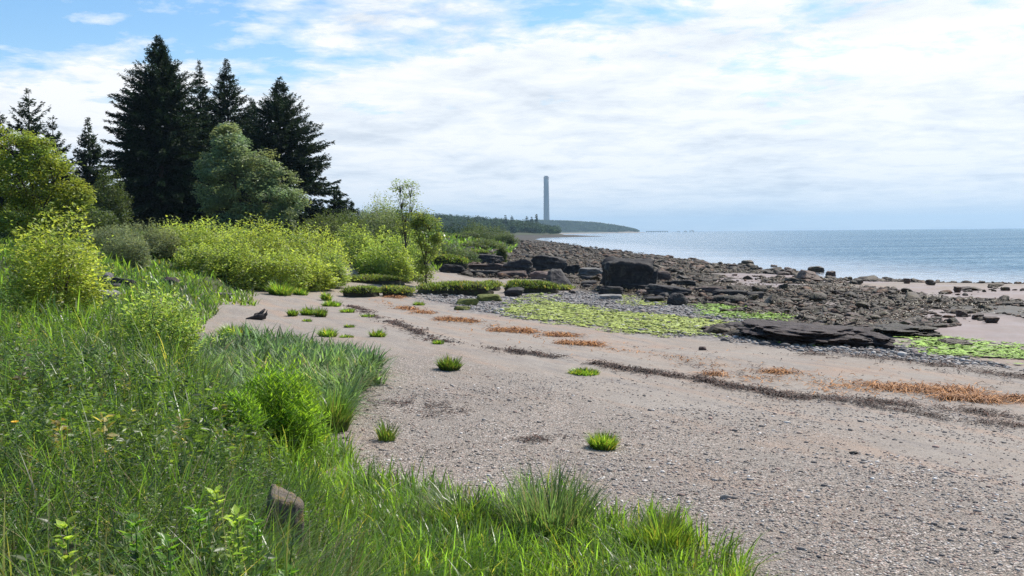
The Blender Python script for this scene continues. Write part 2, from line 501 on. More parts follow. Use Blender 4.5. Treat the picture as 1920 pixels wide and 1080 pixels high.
def blurmask(poly, x, y, wob=0.8, sc=0.7):
    nx = (fbm2(x, y, sc, 3, 11) - 0.5) * 2 * wob; ny = (fbm2(x, y, sc, 3, 12) - 0.5) * 2 * wob
    rr = np.hypot(x, y) / 40
    m = 0
    for k in range(5):
        a = k * 1.2566
        m = m + inpoly(poly, x + nx * rr + math.cos(a) * 0.5 * wob * rr, y + ny * rr + math.sin(a) * 0.9 * wob * rr)
    return m / 5.0


def ground_mat():
    m, t, o = nt('beach_ground')
    g = N(t, 'ShaderNodeNewGeometry'); P = g.outputs['Position']
    za = N(t, 'ShaderNodeAttribute', attribute_name='zones'); sp = N(t, 'ShaderNodeSeparateColor'); t.links.new(za.outputs['Color'], sp.inputs[0])
    land, rocky, wet = sp.outputs[0], sp.outputs[1], sp.outputs[2]
    zb = N(t, 'ShaderNodeAttribute', attribute_name='zones_more'); sp2 = N(t, 'ShaderNodeSeparateColor'); t.links.new(zb.outputs['Color'], sp2.inputs[0])
    shing, grey, stain = sp2.outputs[0], sp2.outputs[1], sp2.outputs[2]
    nL = noise(t, P, 0.35, 5, 0.6); nM = noise(t, P, 3.0, 6, 0.65); nF = noise(t, P, 38, 3, 0.7)
    sand = ramp(t, nM, [(0.3, (0.23, 0.19, 0.15)), (0.7, (0.31, 0.262, 0.212))])
    sand = mixc(t, ramp(t, nL, [(0.4, 0.0), (0.65, 0.8)]), sand, (0.30, 0.27, 0.23))
    sand = mixc(t, ramp(t, nF, [(0.3, 0.55), (0.5, 0.0)]), sand, (0.16, 0.125, 0.105))
    ms_ = N(t, 'ShaderNodeMapping'); ms_.vector_type = 'TEXTURE'; ms_.inputs['Rotation'].default_value = (0, 0, math.radians(-61)); ms_.inputs['Scale'].default_value = (6.0, 0.75, 1); t.links.new(P, ms_.inputs[0])
    s1 = noise(t, ms_.outputs[0], 1.0, 6, 0.68, 0.3); s2 = noise(t, ms_.outputs[0], 2.3, 6, 0.7, 0.2)
    sand = mixc(t, ramp(t, s1, [(0.50, 0.0), (0.68, 0.75)]), sand, (0.35, 0.235, 0.16))
    sand = mixc(t, ramp(t, s2, [(0.50, 0.0), (0.64, 0.75)]), sand, (0.20, 0.175, 0.155))
    sand = mixc(t, ramp(t, noise(t, P, 11, 4, 0.75), [(0.30, 0.7), (0.42, 0.0)]), sand, (0.10, 0.075, 0.06))
    v1 = N(t, 'ShaderNodeTexVoronoi'); v1.inputs['Scale'].default_value = 42; t.links.new(P, v1.inputs['Vector'])
    sv = N(t, 'ShaderNodeSeparateColor'); t.links.new(v1.outputs['Color'], sv.inputs[0])
    st = ramp(t, sv.outputs[0], [(0.0, (0.14, 0.12, 0.10)), (0.3, (0.30, 0.255, 0.205)), (0.6, (0.43, 0.375, 0.31)), (0.85, (0.46, 0.34, 0.27)), (1.0, (0.75, 0.70, 0.63))])
    edge = ramp(t, v1.outputs['Distance'], [(0.35, 1.0), (0.75, 0.35)])
    st = mixc(t, 1.0, st, edge, 'MULTIPLY')
    patch = ramp(t, noise(t, P, 0.9, 5, 0.6), [(0.42, 0.0), (0.58, 1.0)])
    sf = math2(t, 'MULTIPLY', shing, math2(t, 'ADD', math2(t, 'MULTIPLY', patch, 0.55), 0.45))
    col = mixc(t, sf, sand, st)
    v2 = N(t, 'ShaderNodeTexVoronoi'); v2.inputs['Scale'].default_value = 9; t.links.new(P, v2.inputs['Vector'])
    sv2 = N(t, 'ShaderNodeSeparateColor'); t.links.new(v2.outputs['Color'], sv2.inputs[0])
    gst = ramp(t, sv2.outputs[1], [(0.0, (0.12, 0.11, 0.105)), (0.5, (0.27, 0.25, 0.24)), (1.0, (0.42, 0.40, 0.38))])
    gst = mixc(t, 1.0, gst, ramp(t, v2.outputs['Distance'], [(0.3, 1.0), (0.75, 0.25)]), 'MULTIPLY')
    col = mixc(t, grey, col, gst)
    col = mixc(t, math2(t, 'MULTIPLY', stain, 0.4), col, (0.36, 0.22, 0.14))
    rk = ramp(t, nM, [(0.3, (0.02, 0.015, 0.009)), (0.7, (0.075, 0.057, 0.034))])
    wetc = mixc(t, ramp(t, noise(t, P, 0.5, 5), [(0.4, 0.0), (0.62, 1.0)]), (0.20, 0.145, 0.12), (0.23, 0.175, 0.16))
    col = mixc(t, wet, col, wetc)
    col = mixc(t, rocky, col, rk)
    soil = ramp(t, nM, [(0.3, (0.03, 0.035, 0.012)), (0.7, (0.075, 0.085, 0.03))])
    col = mixc(t, land, col, soil)
    p = N(t, 'ShaderNodeBsdfPrincipled')
    rgh = math2(t, 'SUBTRACT', 0.9, math2(t, 'MULTIPLY', math2(t, 'MULTIPLY', wet, ramp(t, noise(t, P, 0.35, 4), [(0.35, 0.45), (0.6, 1.0)])), 0.50))
    t.links.new(rgh, p.inputs['Roughness']); p.inputs['Specular IOR Level'].default_value = 0.35
    hgt = math2(t, 'ADD', math2(t, 'MULTIPLY', nF, 0.4), math2(t, 'MULTIPLY', math2(t, 'SUBTRACT', 1.0, v1.outputs['Distance']), shing))
    b = N(t, 'ShaderNodeBump'); b.inputs['Distance'].default_value = 0.03
    t.links.new(math2(t, 'SUBTRACT', 0.75, math2(t, 'MULTIPLY', wet, 0.65)), b.inputs['Strength'])
    t.links.new(hgt, b.inputs['Height']); t.links.new(b.outputs[0], p.inputs['Normal'])
    t.links.new(col, p.inputs['Base Color']); t.links.new(p.outputs[0], o.inputs[0])
    return m


ground = gm.obj('ground', ground_mat(), smooth=True); tag(ground, kind='structure')
d_ = land_d(gx, gy) + (fbm2(gx, gy, 0.9, 3, 4) - 0.5) * 0.8
landm = sstep(0.0, 0.5, d_)
rock_m = blurmask(ROCKY, gx, gy, 1.2, 0.4)
farshore = (gy > 140) & (gx < tb(XW, gy) + 40)
rock_m = np.maximum(rock_m, sstep(72, 95, gy) * sstep(-2, 1, gx - tb(XS, gy)) * sstep(-.5, .5, tb(XW, gy) + 6 - gx)); rock_m = np.maximum(rock_m, np.where(farshore, sstep(110, 150, gy), 0)); rock_m = rock_m * (gy < 1500)
hole_m = sstep(.50, .43, fbm2(gx, gy * .6, .16, 4, 150)) * sstep(9, 17, gx) * (gy < 110)
rock_m = rock_m * (1 - hole_m)
wet_m = np.maximum(blurmask(WET, gx, gy, 1.0, 0.3), hole_m)
wet_m = np.maximum(wet_m, sstep(-3, -1, gx - tb(XW, gy)) * (gy < 140))
grey_m = blurmask(GREY, gx, gy, 1.0, 0.6)
# shingle: strong close to the camera, in a band, fading before the strand line
sl = (tb(XS, gy) - gx) * 0.877
sh_m = np.clip(sstep(2.0, 6.0, sl + (fbm2(gx, gy, 0.25, 4, 8) - 0.5) * 6) * (1 - 0.75 * sstep(19, 30, gy)) + 0.18, 0, 1)
stain_m = np.exp(-((sl + 2.2 + (fbm2(gx, gy, 0.5, 3, 21) - 0.5) * 3) / 1.3) ** 2) * sstep(0.5, 0.68, fbm2(gx, gy, 0.8, 4, 22)) * (gy < 60)
for nm, (a0, b0, c0) in (('zones', (landm, rock_m, wet_m * (1 - grey_m))), ('zones_more', (sh_m, grey_m * 0.9, stain_m))):
    at2 = ground.data.attributes.new(nm, 'FLOAT_COLOR', 'POINT')
    arr = np.ones((len(gx) + 1, 4), np.float32); arr[:-1, 0] = a0; arr[:-1, 1] = b0; arr[:-1, 2] = c0; arr[-1, :3] = (1, 0, 0)
    at2.data.foreach_set('color', arr.ravel())


# ------------------------------------------------------------------ sea
def sea_mat():
    m, t, o = nt('sea_water')
    g = N(t, 'ShaderNodeNewGeometry'); P = g.outputs['Position']
    mp = N(t, 'ShaderNodeMapping'); mp.inputs['Scale'].default_value = (0.45, 1.0, 1); mp.inputs['Rotation'].default_value = (0, 0, 0.35); t.links.new(P, mp.inputs[0])
    w1 = noise(t, mp.outputs[0], 1.3, 5, 0.6); w2 = noise(t, mp.outputs[0], 0.22, 4, 0.6); w3 = noise(t, P, 0.012, 4, 0.55)
    mp2 = N(t, 'ShaderNodeMapping'); mp2.inputs['Scale'].default_value = (0.15, 1.0, 1); mp2.inputs['Rotation'].default_value = (0, 0, -0.3); t.links.new(P, mp2.inputs[0])
    w4 = noise(t, mp2.outputs[0], 0.05, 4, 0.6)
    a = N(t, 'ShaderNodeAttribute', attribute_name='col'); s = N(t, 'ShaderNodeSeparateColor'); t.links.new(a.outputs['Color'], s.inputs[0])
    col = mixc(t, ramp(t, w4, [(0.38, 0.0), (0.62, 1.0)]), (0.028, 0.075, 0.115), (0.055, 0.12, 0.16))
    col = mixc(t, s.outputs[0], col, (0.20, 0.19, 0.20))
    p = N(t, 'ShaderNodeBsdfPrincipled'); p.inputs['IOR'].default_value = 1.33; p.inputs['Specular IOR Level'].default_value = 0.32
    t.links.new(col, p.inputs['Base Color'])
    t.links.new(ramp(t, w4, [(0.3, 0.10), (0.7, 0.22)]), p.inputs['Roughness'])
    h = math2(t, 'ADD', w1, math2(t, 'MULTIPLY', w2, 2.0))
    nn_ = t.nodes.new('ShaderNodeTexNoise'); nn_.inputs['Scale'].default_value = 1.1; nn_.inputs['Detail'].default_value = 5; nn_.inputs['Roughness'].default_value = 0.65; t.links.new(mp.outputs[0], nn_.inputs['Vector'])
    v1 = N(t, 'ShaderNodeVectorMath', operation='SUBTRACT'); t.links.new(nn_.outputs['Color'], v1.inputs[0]); v1.inputs[1].default_value = (0.5, 0.5, 0.5)
    amp = math2(t, 'MULTIPLY', math2(t, 'SUBTRACT', 1.0, math2(t, 'MULTIPLY', s.outputs[0], 0.8)), math2(t, 'MULTIPLY', ramp(t, w4, [(0.35, 0.75), (0.65, 1.0)]), math2(t, 'ADD', 1.3, math2(t, 'MULTIPLY', s.outputs[1], 1.5))))
    v2 = N(t, 'ShaderNodeVectorMath', operation='SCALE'); t.links.new(v1.outputs[0], v2.inputs[0]); t.links.new(amp, v2.inputs['Scale'])
    v3 = N(t, 'ShaderNodeVectorMath', operation='MULTIPLY'); t.links.new(v2.outputs[0], v3.inputs[0]); v3.inputs[1].default_value = (1, 1, 0)
    v4 = N(t, 'ShaderNodeVectorMath', operation='ADD'); t.links.new(v3.outputs[0], v4.inputs[0]); v4.inputs[1].default_value = (0, 0, 1)
    v5 = N(t, 'ShaderNodeVectorMath', operation='NORMALIZE'); t.links.new(v4.outputs[0], v5.inputs[0]); df = N(t, 'ShaderNodeBsdfDiffuse'); gl = N(t, 'ShaderNodeBsdfGlossy'); fr = N(t, 'ShaderNodeFresnel'); fr.inputs['IOR'].default_value = 1.33; mxs = N(t, 'ShaderNodeMixShader')
    t.links.new(col, df.inputs['Color']); t.links.new(v5.outputs[0], gl.inputs['Normal']); t.links.new(v5.outputs[0], fr.inputs['Normal'])
    calm = math2(t, 'MAXIMUM', s.outputs[0], math2(t, 'SUBTRACT', 1.0, s.outputs[1]))
    t.links.new(mixc(t, calm, mixc(t, ramp(t, w4, [(0.38, 0.0), (0.62, 1.0)]), (0.44, 0.61, 0.76), (0.60, 0.74, 0.86)), (0.86, 0.91, 0.96)), gl.inputs['Color'])
    t.links.new(ramp(t, w4, [(0.3, 0.10), (0.7, 0.2)]), gl.inputs['Roughness'])
    t.links.new(fr.outputs[0], mxs.inputs[0]); t.links.new(df.outputs[0], mxs.inputs[1]); t.links.new(gl.outputs[0], mxs.inputs[2]); t.links.new(mxs.outputs[0], o.inputs[0])
    return m


ang2 = np.radians(np.concatenate([np.arange(-32, 32.01, 0.5), np.arange(36, 328, 6)])); rad2 = np.geomspace(20, 18000, 160)
A, R_ = np.meshgrid(ang2, rad2); wx = (np.sin(A) * R_).ravel(); wy = (np.cos(A) * R_).ravel()
nA, nR = len(ang2), len(rad2)
ii = np.arange(nR - 1)[:, None] * nA; jj = np.arange(nA)[None]; j2 = (jj + 1) % nA
Q = np.stack([ii + jj, ii + j2, ii + nA + j2, ii + nA + jj], -1).reshape(-1, 4)
shallow = 1 - sstep(0, 26, (wx - tb(XW, wy)) * 0.8 + 0 * wy)
shallow = shallow * (wy < 600)
wm = MB(); wm.add(np.stack([wx, wy, np.full_like(wx, ZSEA)], 1), quads=Q, col=np.stack([shallow, sstep(.10, .42, wx / np.maximum(wy, 1)) * (wy > 0), 0 * shallow], 1))
sea = wm.obj('sea', sea_mat(), smooth=True); tag(sea, kind='structure')

# ------------------------------------------------------------------ scatter helpers


def fan(n, rmin, rmax, amin=-31, amax=31):
    a = np.radians(RNG.uniform(amin, amax, n)); r = rmin * (rmax / rmin) ** RNG.random(n)
    return np.sin(a) * r, np.cos(a) * r, r


def gcol(n, x, y, v=0.35, yellow=0.25, seed=0.0, sc=0.8, old=0.06):
    """per-blade colour variation with clumps of lighter and darker species"""
    c = 1 + (RNG.random(n) - 0.5) * 2 * v
    k = fbm2(x, y, sc, 3, 30 + seed)
    c = c * (0.55 + 0.9 * k)
    c = c * np.exp(RNG.normal(0, .22, n)); dead = RNG.random(n) < old
    ye = np.clip(RNG.random(n) * yellow + (fbm2(x, y, 0.5, 2, 33 + seed) - 0.5) * 0.5, -0.2, 0.6)
    o = np.stack([c * (1 + ye), c * (1 + ye * 0.25), c * (1 - ye * 0.3)], 1)
    o[dead] *= np.array([2.2, 1.25, 2.0])
    return o


def grass_obj(name, mat, x, y, h, w, leanv=(0.05, 0.35), bendv=(0.1, 0.8), col=None, segs=3):
    n = len(x)
    mb = MB()
    root = np.stack([x, y, zg(x, y) - 0.02], 1)
    az = fbm2(x, y, 0.9, 2, 40) * 4 * PI + RNG.normal(0, 1.3, n)
    blades(mb, root, h, w, az, RNG.uniform(*leanv, n), RNG.uniform(*bendv, n), col if col is not None else gcol(n, x, y), segs=segs)
    o = mb.obj(name, M[mat]); return tag(o, kind='stuff')


# bank grass (left)
x, y, r = fan(215000, 2.4, 75, -38, 12)
d = land_d(x, y)
keep = (d > -0.02 - np.where(y > 38, 2.6 * np.clip(fbm2(x, y, 0.35, 3, 58) - .42, 0, 1) * 2, 0)) & (r > 2.5) & ~((y > 49) & (y < 62) & (x > -11.5) & (d < 3.5) & (x < -6)) & (d < 26)
keep &= RNG.random(len(x)) < np.clip(0.35 + 1.3 * fbm2(x, y, 0.55, 3, 50), 0, 1)
x, y, r = x[keep], y[keep], r[keep]
hh = RNG.uniform(0.22, 0.55, len(x)) * (0.55 + 0.9 * fbm2(x, y, 0.45, 3, 51)) * np.where(r > 26, 0.75, 1.0) * np.clip(0.75 + r * 0.06, 0.4, 1) * np.where(RNG.random(len(x)) < .2, 1.5, 1.0)
o = grass_obj('bank_grass', 'grass', x, y, hh, np.maximum(0.0105, r * 0.00135) * RNG.uniform(0.4, 1.6, len(x)), (0.02, 0.38), (0.08, 0.95), gcol(len(x), x, y, 0.6, 0.35))
print('bank grass', len(x))
# low bright grass at the foot of the bank
x, y, r = fan(62000, 4.0, 16, -22, 18)
keep = inpoly(LOWGRASS, x + (fbm2(x, y, 2.0, 3, 52) - 0.5) * 0.7, y + (fbm2(x, y, 2.0, 3, 53) - 0.5) * 0.9) & (land_d(x, y) < 0.15)
x, y, r = x[keep], y[keep], r[keep]
hh = RNG.uniform(0.12, 0.44, len(x)) * (0.4 + 1.3 * fbm2(x, y, 1.1, 4, 54))
o = grass_obj('low_grass', 'bright_grass', x, y, hh, np.maximum(0.012, r * 0.0015) * RNG.uniform(0.4, 1.7, len(x)), (0.0, 0.3), (0.08, 1.0), gcol(len(x), x, y, 0.6, 0.25, 3))
print('low grass', len(x))
# blue-green lyme grass patch
x, y, r = fan(200000, 14, 30, -26, -4)
keep = inpoly(LYME, x + (fbm2(x, y, 1.2, 3, 55) - 0.5) * 1.2, y + (fbm2(x, y, 1.2, 3, 56) - 0.5) * 2.2)
x, y, r = x[keep], y[keep], r[keep]
x, y, r = x[:15000], y[:15000], r[:15000]
hh = RNG.uniform(0.25, 0.62, len(x)) * (0.35 + 1.2 * fbm2(x, y, 0.8, 4, 57))
o = grass_obj('bluish_grass', 'lyme', x, y, hh, r * 0.0021 * RNG.uniform(0.5, 1.5, len(x)), (0.02, 0.4), (0.2, 1.2), gcol(len(x), x, y, 0.6, 0.15, 5))
print('lyme', len(x))


# undergrowth of leafy weeds in the bank
def weeds(mb, x, y, H, nl, ll, lw, colf):
    n = len(x)
    base = np.stack([x, y, zg(x, y)], 1)
    az = RNG.uniform(0, 2 * PI, n); ln = RNG.uniform(0, 0.25, n)
    k = np.repeat(np.arange(n), nl)
    t = RNG.uniform(0.25, 1.0, len(k))
    pos = base[k] + np.stack([np.cos(az[k]) * ln[k] * t * H[k], np.sin(az[k]) * ln[k] * t * H[k], t * H[k]], 1)
    a = RNG.uniform(0, 2 * PI, len(k)); el = RNG.uniform(-0.3, 0.6, len(k))
    dr = np.stack([np.cos(a) * np.cos(el), np.sin(a) * np.cos(el), np.sin(el)], 1)
    nr = norm(np.stack([RNG.normal(0, .7, len(k)), RNG.normal(0, .7, len(k)), np.ones(len(k))], 1))
    L = ll[k] * RNG.uniform(0.6, 1.2, len(k)) * (1.15 - 0.5 * t)
    diamonds(mb, pos + dr * 0.012, dr, nr, L, L * lw, colf[k] * RNG.uniform(0.7, 1.3, len(k))[:, None])
    blades(mb, base, H * 1.0, np.full(n, 0.007) + np.hypot(x, y) * 0.0003, az, ln, np.full(n, 0.02), colf * 0.8, segs=2)


mb = MB()
x, y, r = fan(9000, 3.0, 26, -31, 5)
d = land_d(x, y); keep = (d > 0.15) & (RNG.random(len(x)) < np.clip(3.0 * fbm2(x, y, 0.6, 3, 60) - 1.1, 0, 1)) & (RNG.random(len(x)) < np.clip(r / 5, 0.6, 1))
x, y, r = x[keep], y[keep], r[keep]
H = RNG.uniform(0.25, 0.65, len(x)) * np.clip(0.4 + r * 0.07, 0.5, 1)
print('weeds', len(x))
weeds(mb, x, y, H, 26, RNG.uniform(0.04, 0.12, len(x)), 0.45, gcol(len(x), x, y, 0.4, 0.35, 7))
tag(mb.obj('undergrowth', M['weed']), kind='stuff')
mb = MB()
x, y, r = fan(5200, 3.4, 20, -31, 0)
d = land_d(x, y); near = np.hypot((x + 1.9) / 1.1, (y - 6.3) / 1.9) < 1
keep = (d > 0.1) & (RNG.random(len(x)) < np.where(near, .75, np.clip(3.4 * fbm2(x, y, 0.5, 3, 64) - 1.6, 0, .6)))
x, y, r = x[keep], y[keep], r[keep]
weeds(mb, x, y, RNG.uniform(0.3, 0.62, len(x)) * np.clip(.5 + r * .06, .6, 1), 70, RNG.uniform(0.022, 0.042, len(x)), 0.5, gcol(len(x), x, y, 0.4, 0.3, 17) * np.array([[.75, .72, .7]]))
tag(mb.obj('ferny_undergrowth', M['weed']), kind='stuff')
# dry stalks
mb = MB()
x, y, r = fan(2600, 3.2, 14, -28, 2)
keep = (land_d(x, y) > 0.1) & ((fbm2(x, y, 0.5, 3, 61) > 0.52) | (np.hypot((x + 1.7) / .9, (y - 5.4) / 1.3) < 1))
x, y, r = x[keep], y[keep], r[keep]; n = len(x)
blades(mb, np.stack([x, y, zg(x, y)], 1), RNG.uniform(0.3, 0.7, n), np.full(n, 0.004) + r * 0.0002, RNG.uniform(0, 2 * PI, n), RNG.uniform(0.1, 1.0, n), RNG.uniform(0, 0.3, n), RNG.uniform(0.6, 1.2, (n, 1)) * np.ones((1, 3)))
tag(mb.obj('dry_undergrowth', M['dry']), kind='stuff')


# ------------------------------------------------------------------ plants as things
def tuft(px, py, wpx, hpx, label, mat='bright_grass', n=420, lean=(0.05, 0.9), bend=(0.1, 0.7), name='grass_tuft', group='grass tufts growing on the shingle beach', wb=None, segs=3, Y=None):
    b = hit(px, py) if Y is None else at(px, py, Y)
    if Y is not None: b[2] = zt(b[0], b[1])
    D = b[1]; Rw = wpx * 0.5 / F * D; Hh = hpx / F * D
    rr = np.sqrt(RNG.random(n)) * Rw * 0.62; a = RNG.uniform(0, 2 * PI, n)
    lx, ly = rr * np.cos(a), rr * np.sin(a)
    gz_ = zg(b[0] + lx, b[1] + ly) - b[2]
    root = np.stack([lx, ly, gz_ - 0.01], 1)
    out = rr / max(Rw * 0.62, 1e-6)
    h = Hh * 1.15 * np.where(RNG.random(n) < .2, RNG.uniform(.8, 1.15, n), RNG.uniform(0.3, 0.9, n)) * (1 - 0.45 * out ** 2); n_keep = None
    mbt = MB()
    az = a + RNG.normal(0, 0.6, n)
    le = 1.25 * RNG.uniform(*lean, n) * (0.25 + 0.75 * out) * min(1.0, Rw * 0.5 / max(Hh, 0.02) + 0.25)
    blades(mbt, root, h, np.full(n, wb or max(0.007, D * 0.0010)) * RNG.uniform(0.6, 1.4, n), az, le, RNG.uniform(*bend, n) * 0.7, gcol(n, b[0] + lx, b[1] + ly, 0.5, 0.3, 9, old=0.16) * .88, segs=segs)
    o = mbt.obj(name, M[mat], loc=b)
    return tag(o, label, 'grass tuft', group)


tuft(842, 692, 58, 30, 'rounded dark green grass tuft alone on the sand, above the middle of the beach', 'grass', 700)
tuft(1130, 837, 72, 36, 'low dense bright green grass tuft on the grey shingle, nearest the tall grass', 'bright_grass', 1100)
tuft(725, 826, 52, 52, 'sparse spiky grass tuft on shingle beside the big grass bank', 'grass', 170, (0.05, 0.8))
tuft(1095, 698, 92, 13, 'flat spreading patch of grass touching the dark seaweed line', 'bright_grass', 600)
tuft(708, 631, 40, 17, 'small grass tuft on sand just landward of the seaweed line', 'bright_grass', 420)
tuft(822, 645, 32, 9, 'tiny flat grass tuft touching the seaweed line', 'bright_grass', 220)
tuft(655, 614, 30, 8, 'tiny thin grass tuft on sand near the start of the seaweed line', 'grass', 200)
tuft(615, 630, 48, 20, 'ragged grass tuft behind the bluish grass patch', 'bright_grass', 420)
tuft(650, 632, 40, 8, 'low trailing tuft joined to the ragged grass tuft', 'grass', 260)
tuft(652, 587, 40, 11, 'low bright tuft beside the first dark seaweed', 'bright_grass', 300)
tuft(549, 592, 26, 15, 'leftmost tuft of the three on the upper sand', 'bright_grass', 300)
tuft(578, 590, 36, 19, 'tallest middle tuft of the three on the upper sand', 'bright_grass', 420)
tuft(601, 593, 30, 20, 'right hand tuft of the three on the upper sand', 'grass', 380)
tuft(612, 563, 24, 19, 'upright narrow tuft below the hedge end', 'bright_grass', 320)
tuft(622, 575, 50, 14, 'wide bright tuft below the upright narrow one', 'bright_grass', 420)
tuft(576, 602, 26, 7, 'small flat dark tuft in front of the three tufts', 'grass', 200)
tuft(525, 553, 62, 30, 'bushy grass tuft at the foot of the yellow green hedge', 'bright_grass', 600)
tuft(563, 553, 40, 16, 'short grass tuft right of the bushy one at the hedge foot', 'bright_grass', 380)
tuft(690, 594, 46, 8, 'flat dark tuft lying in the dark seaweed line', 'grass', 260)
tuft(785, 573, 34, 9, 'thin flat tuft on grey pebbles below the turf bank', 'grass', 240)
tuft(440, 632, 80, 30, 'dense rounded green grass clump behind the bluish grass', 'bright_grass', 1000, (0.1, 1.0))
tuft(1035, 1010, 240, 150, 'tall dark coarse grass clump rising above the low grass by the shingle', 'lyme', 800, (0.05, 0.6), (0.1, 0.6), name='grass_clump', group=None, wb=0.012)
tuft(622, 808, 95, 95, 'tall dark grass clump standing between feathery plant and shingle', 'grass', 1100, (0.05, 0.5), (0.1, 0.8), name='grass_clump', group=None)
tuft(1240, 1040, 150, 105, 'yellowish upright grass clump at the outer corner of the low grass', 'bright_grass', 900, (0.05, 0.7), (0.1, 0.7), name='grass_clump', group=None)
tuft(860, 985, 190, 85, 'wide arching grass clump left of the tall coarse clump', 'grass', 1100, (0.1, 0.9), (0.3, 1.1), name='grass_clump', group=None)


def bush(name, px, py, hw, hpx, label, mat, n=2600, leaf=0.13, lw=0.5, Y=None, group=None, cat='bush', lumps=0.52, droop=0.25, upness=0.5, stems=9, depth=None, flat=0.0, bark='bark', shell=0.45, hollow=0.0):
    b = hit(px, py) if Y is None else at(px, py, Y)
    b[2] = zt(b[0], b[1])
    D = b[1]; R = hw / F * D
    ztop = at(px, py - hpx, D)[2] if Y is None else at(px, hpx, D)[2]
    H = max(ztop - b[2], 0.2)
    g = np.random.default_rng(int(px * 7 + py * 13 + hw))
    t = thing(name, b, label, cat, group)
    n = int(n * 2.1)
    nd = norm(g.normal(size=(n, 3))); nd[:, 2] = np.abs(nd[:, 2]) * (1 - flat) - 0.05
    nd = norm(nd)
    rr = 1 - shell * g.random(n) ** 1.3
    deep = g.random(n) < 0.12; rr[deep] *= g.uniform(0.4, 1, deep.sum())
    lump = 1 + lumps * 2 * (fbm(nd * 2.3 + g.uniform(0, 50), 3, 1) - 0.5) + lumps * 1.3 * (fbm(nd * 6 + g.uniform(0, 50), 2, 2) - 0.5)
    rz = np.sqrt(nd[:, 2].clip(0)) * 0.35 + 0.65
    zz_ = np.clip(np.abs(nd[:, 2]), 0, .995); fl = ((1 - zz_ ** 2.8) ** (1 / 2.8)) / np.sqrt(1 - zz_ ** 2)
    nd_ = nd.copy(); nd_[:, :2] *= np.clip(fl, 1, 1.7)[:, None]
    P = nd_ * (rr * lump)[:, None]
    pz = P[:, 2]
    belly = 0.86 + 0.2 * np.sin(np.clip(pz, 0, 1) * PI)
    P = np.stack([P[:, 0] * R * belly, P[:, 1] * (depth or R) * belly, np.clip(pz, -0.02, None) * H * 0.96 + 0.05], 1)
    a = g.uniform(0, 2 * PI, n)
    dr = norm(np.stack([np.cos(a), np.sin(a), g.uniform(-droop * 2, 0.5, n)], 1) + nd * 0.5)
    nr = norm(np.stack([g.normal(0, .4, n), g.normal(0, .4, n), np.full(n, upness + 0.3)], 1) + nd * 0.6)
    c = g.uniform(0.5, 1.35, n) * (0.55 + 0.9 * fbm(P * (2.2 / max(R, .3)) + 11, 2, 5))
    ye = g.uniform(-0.18, 0.15, n) + g.uniform(-.1, .12); c = c * g.uniform(.85, 1.15)
    cc = np.stack([c * (1 + ye), c * (1 + ye * .3), c * (1 - ye)], 1)
    mbf = MB(); L = leaf * g.uniform(0.65, 1.25, n)
    diamonds(mbf, P, dr, nr, L, L * lw, cc)
    if R > 0.4:
        ns_ = int(8 + R * 16); nd2 = norm(g.normal(size=(ns_, 3)) * np.array([1, 1, .8]) + np.array([0, 0, .9])); nd2[:, 2] = np.abs(nd2[:, 2])
        for q in range(ns_):
            b0 = nd2[q] * np.array([R, depth or R, H]) * .8; ln_ = g.uniform(.25, .8) * min(1.0, H / 1.6); m_ = 9
            tt = np.linspace(0.1, 1, m_)[:, None]; d0 = norm(nd2[q] + np.array([g.normal(0, .3), g.normal(0, .3), .7]))
            pp = b0 + d0 * tt * ln_ * 1.5 + np.array([0, 0, -.25]) * tt ** 2 * ln_
            a2 = np.arange(m_) * 2.4 + g.uniform(0, 6); dd = np.stack([np.cos(a2), np.sin(a2), g.uniform(-.3, .4, m_)], 1) + d0 * .5
            cv = np.full((m_, 1), g.uniform(.9, 1.35)) * np.array([[1.0, 1.0, .9]])
            diamonds(mbf, pp, dd, np.tile([[0.1, 0.1, 1.0]], (m_, 1)), leaf * g.uniform(.7, 1.1, m_), leaf * lw, cv)
    mbf.obj('foliage', M[mat], t)
    ms = MB()
    for k in range(stems):
        aa = g.uniform(0, 2 * PI); f = g.uniform(0.2, 0.75); e = np.array([math.cos(aa) * R * f, math.sin(aa) * (depth or R) * f, H * g.uniform(0.6, 0.9)])
        s = np.linspace(0, 1, 5)[:, None]
        pts = np.array([math.cos(aa) * R * .12, math.sin(aa) * R * .12, -0.05]) * (1 - s) + e * s + np.array([0, 0, 0.12 * H]) * np.sin(s * PI)
        tube(ms, pts, np.linspace(0.014, 0.005, 5) * min(1, H / 1.5) * max(1, H / 2.2), 5)
    ms.obj('stem', M[bark], t)
    return t


KG = 'yellow green bushes along the bank'
KN = 'yellow_green_bush'
bush(KN, 86, 0, 84, 418, 'large yellow green leafy bush at the picture edge, above the stone outcrop', 'knot', 5200, 0.105, 0.5, Y=21, group=KG, depth=1.2)
bush(KN, 283, 0, 68, 545, 'small isolated yellow green bush low on the grassy bank', 'knot', 1500, 0.085, 0.5, Y=15.3, group=KG, lumps=0.35)
hedge = [(338, 66, 410, 51, 'first tall yellow green bush of the hedge, next to the heathy scrub'),
         (408, 58, 417, 54, 'second tall bush in the back row of the hedge'),
         (470, 62, 414, 53, 'third tall bush in the back row of the hedge, under the grey green tree'),
         (535, 62, 420, 54, 'fourth tall bush in the back row of the hedge'),
         (590, 55, 432, 55, 'last tall bush of the back row, beside the gap with the path'),
         (372, 56, 455, 46.5, 'front bush of the hedge above the small timber on the sand'),
         (440, 58, 450, 47.5, 'front bush of the hedge with its skirt down to the sand'),
         (512, 56, 458, 48.5, 'front bush of the hedge behind the bushy grass tuft'),
         (566, 46, 470, 50, 'front bush of the hedge, broad and pale'),
         (606, 34, 462, 52.5, 'narrow front bush ending the hedge at the path'),
         (590, 28, 506, 50.5, 'smallest pale bush at the foot of the hedge end')]
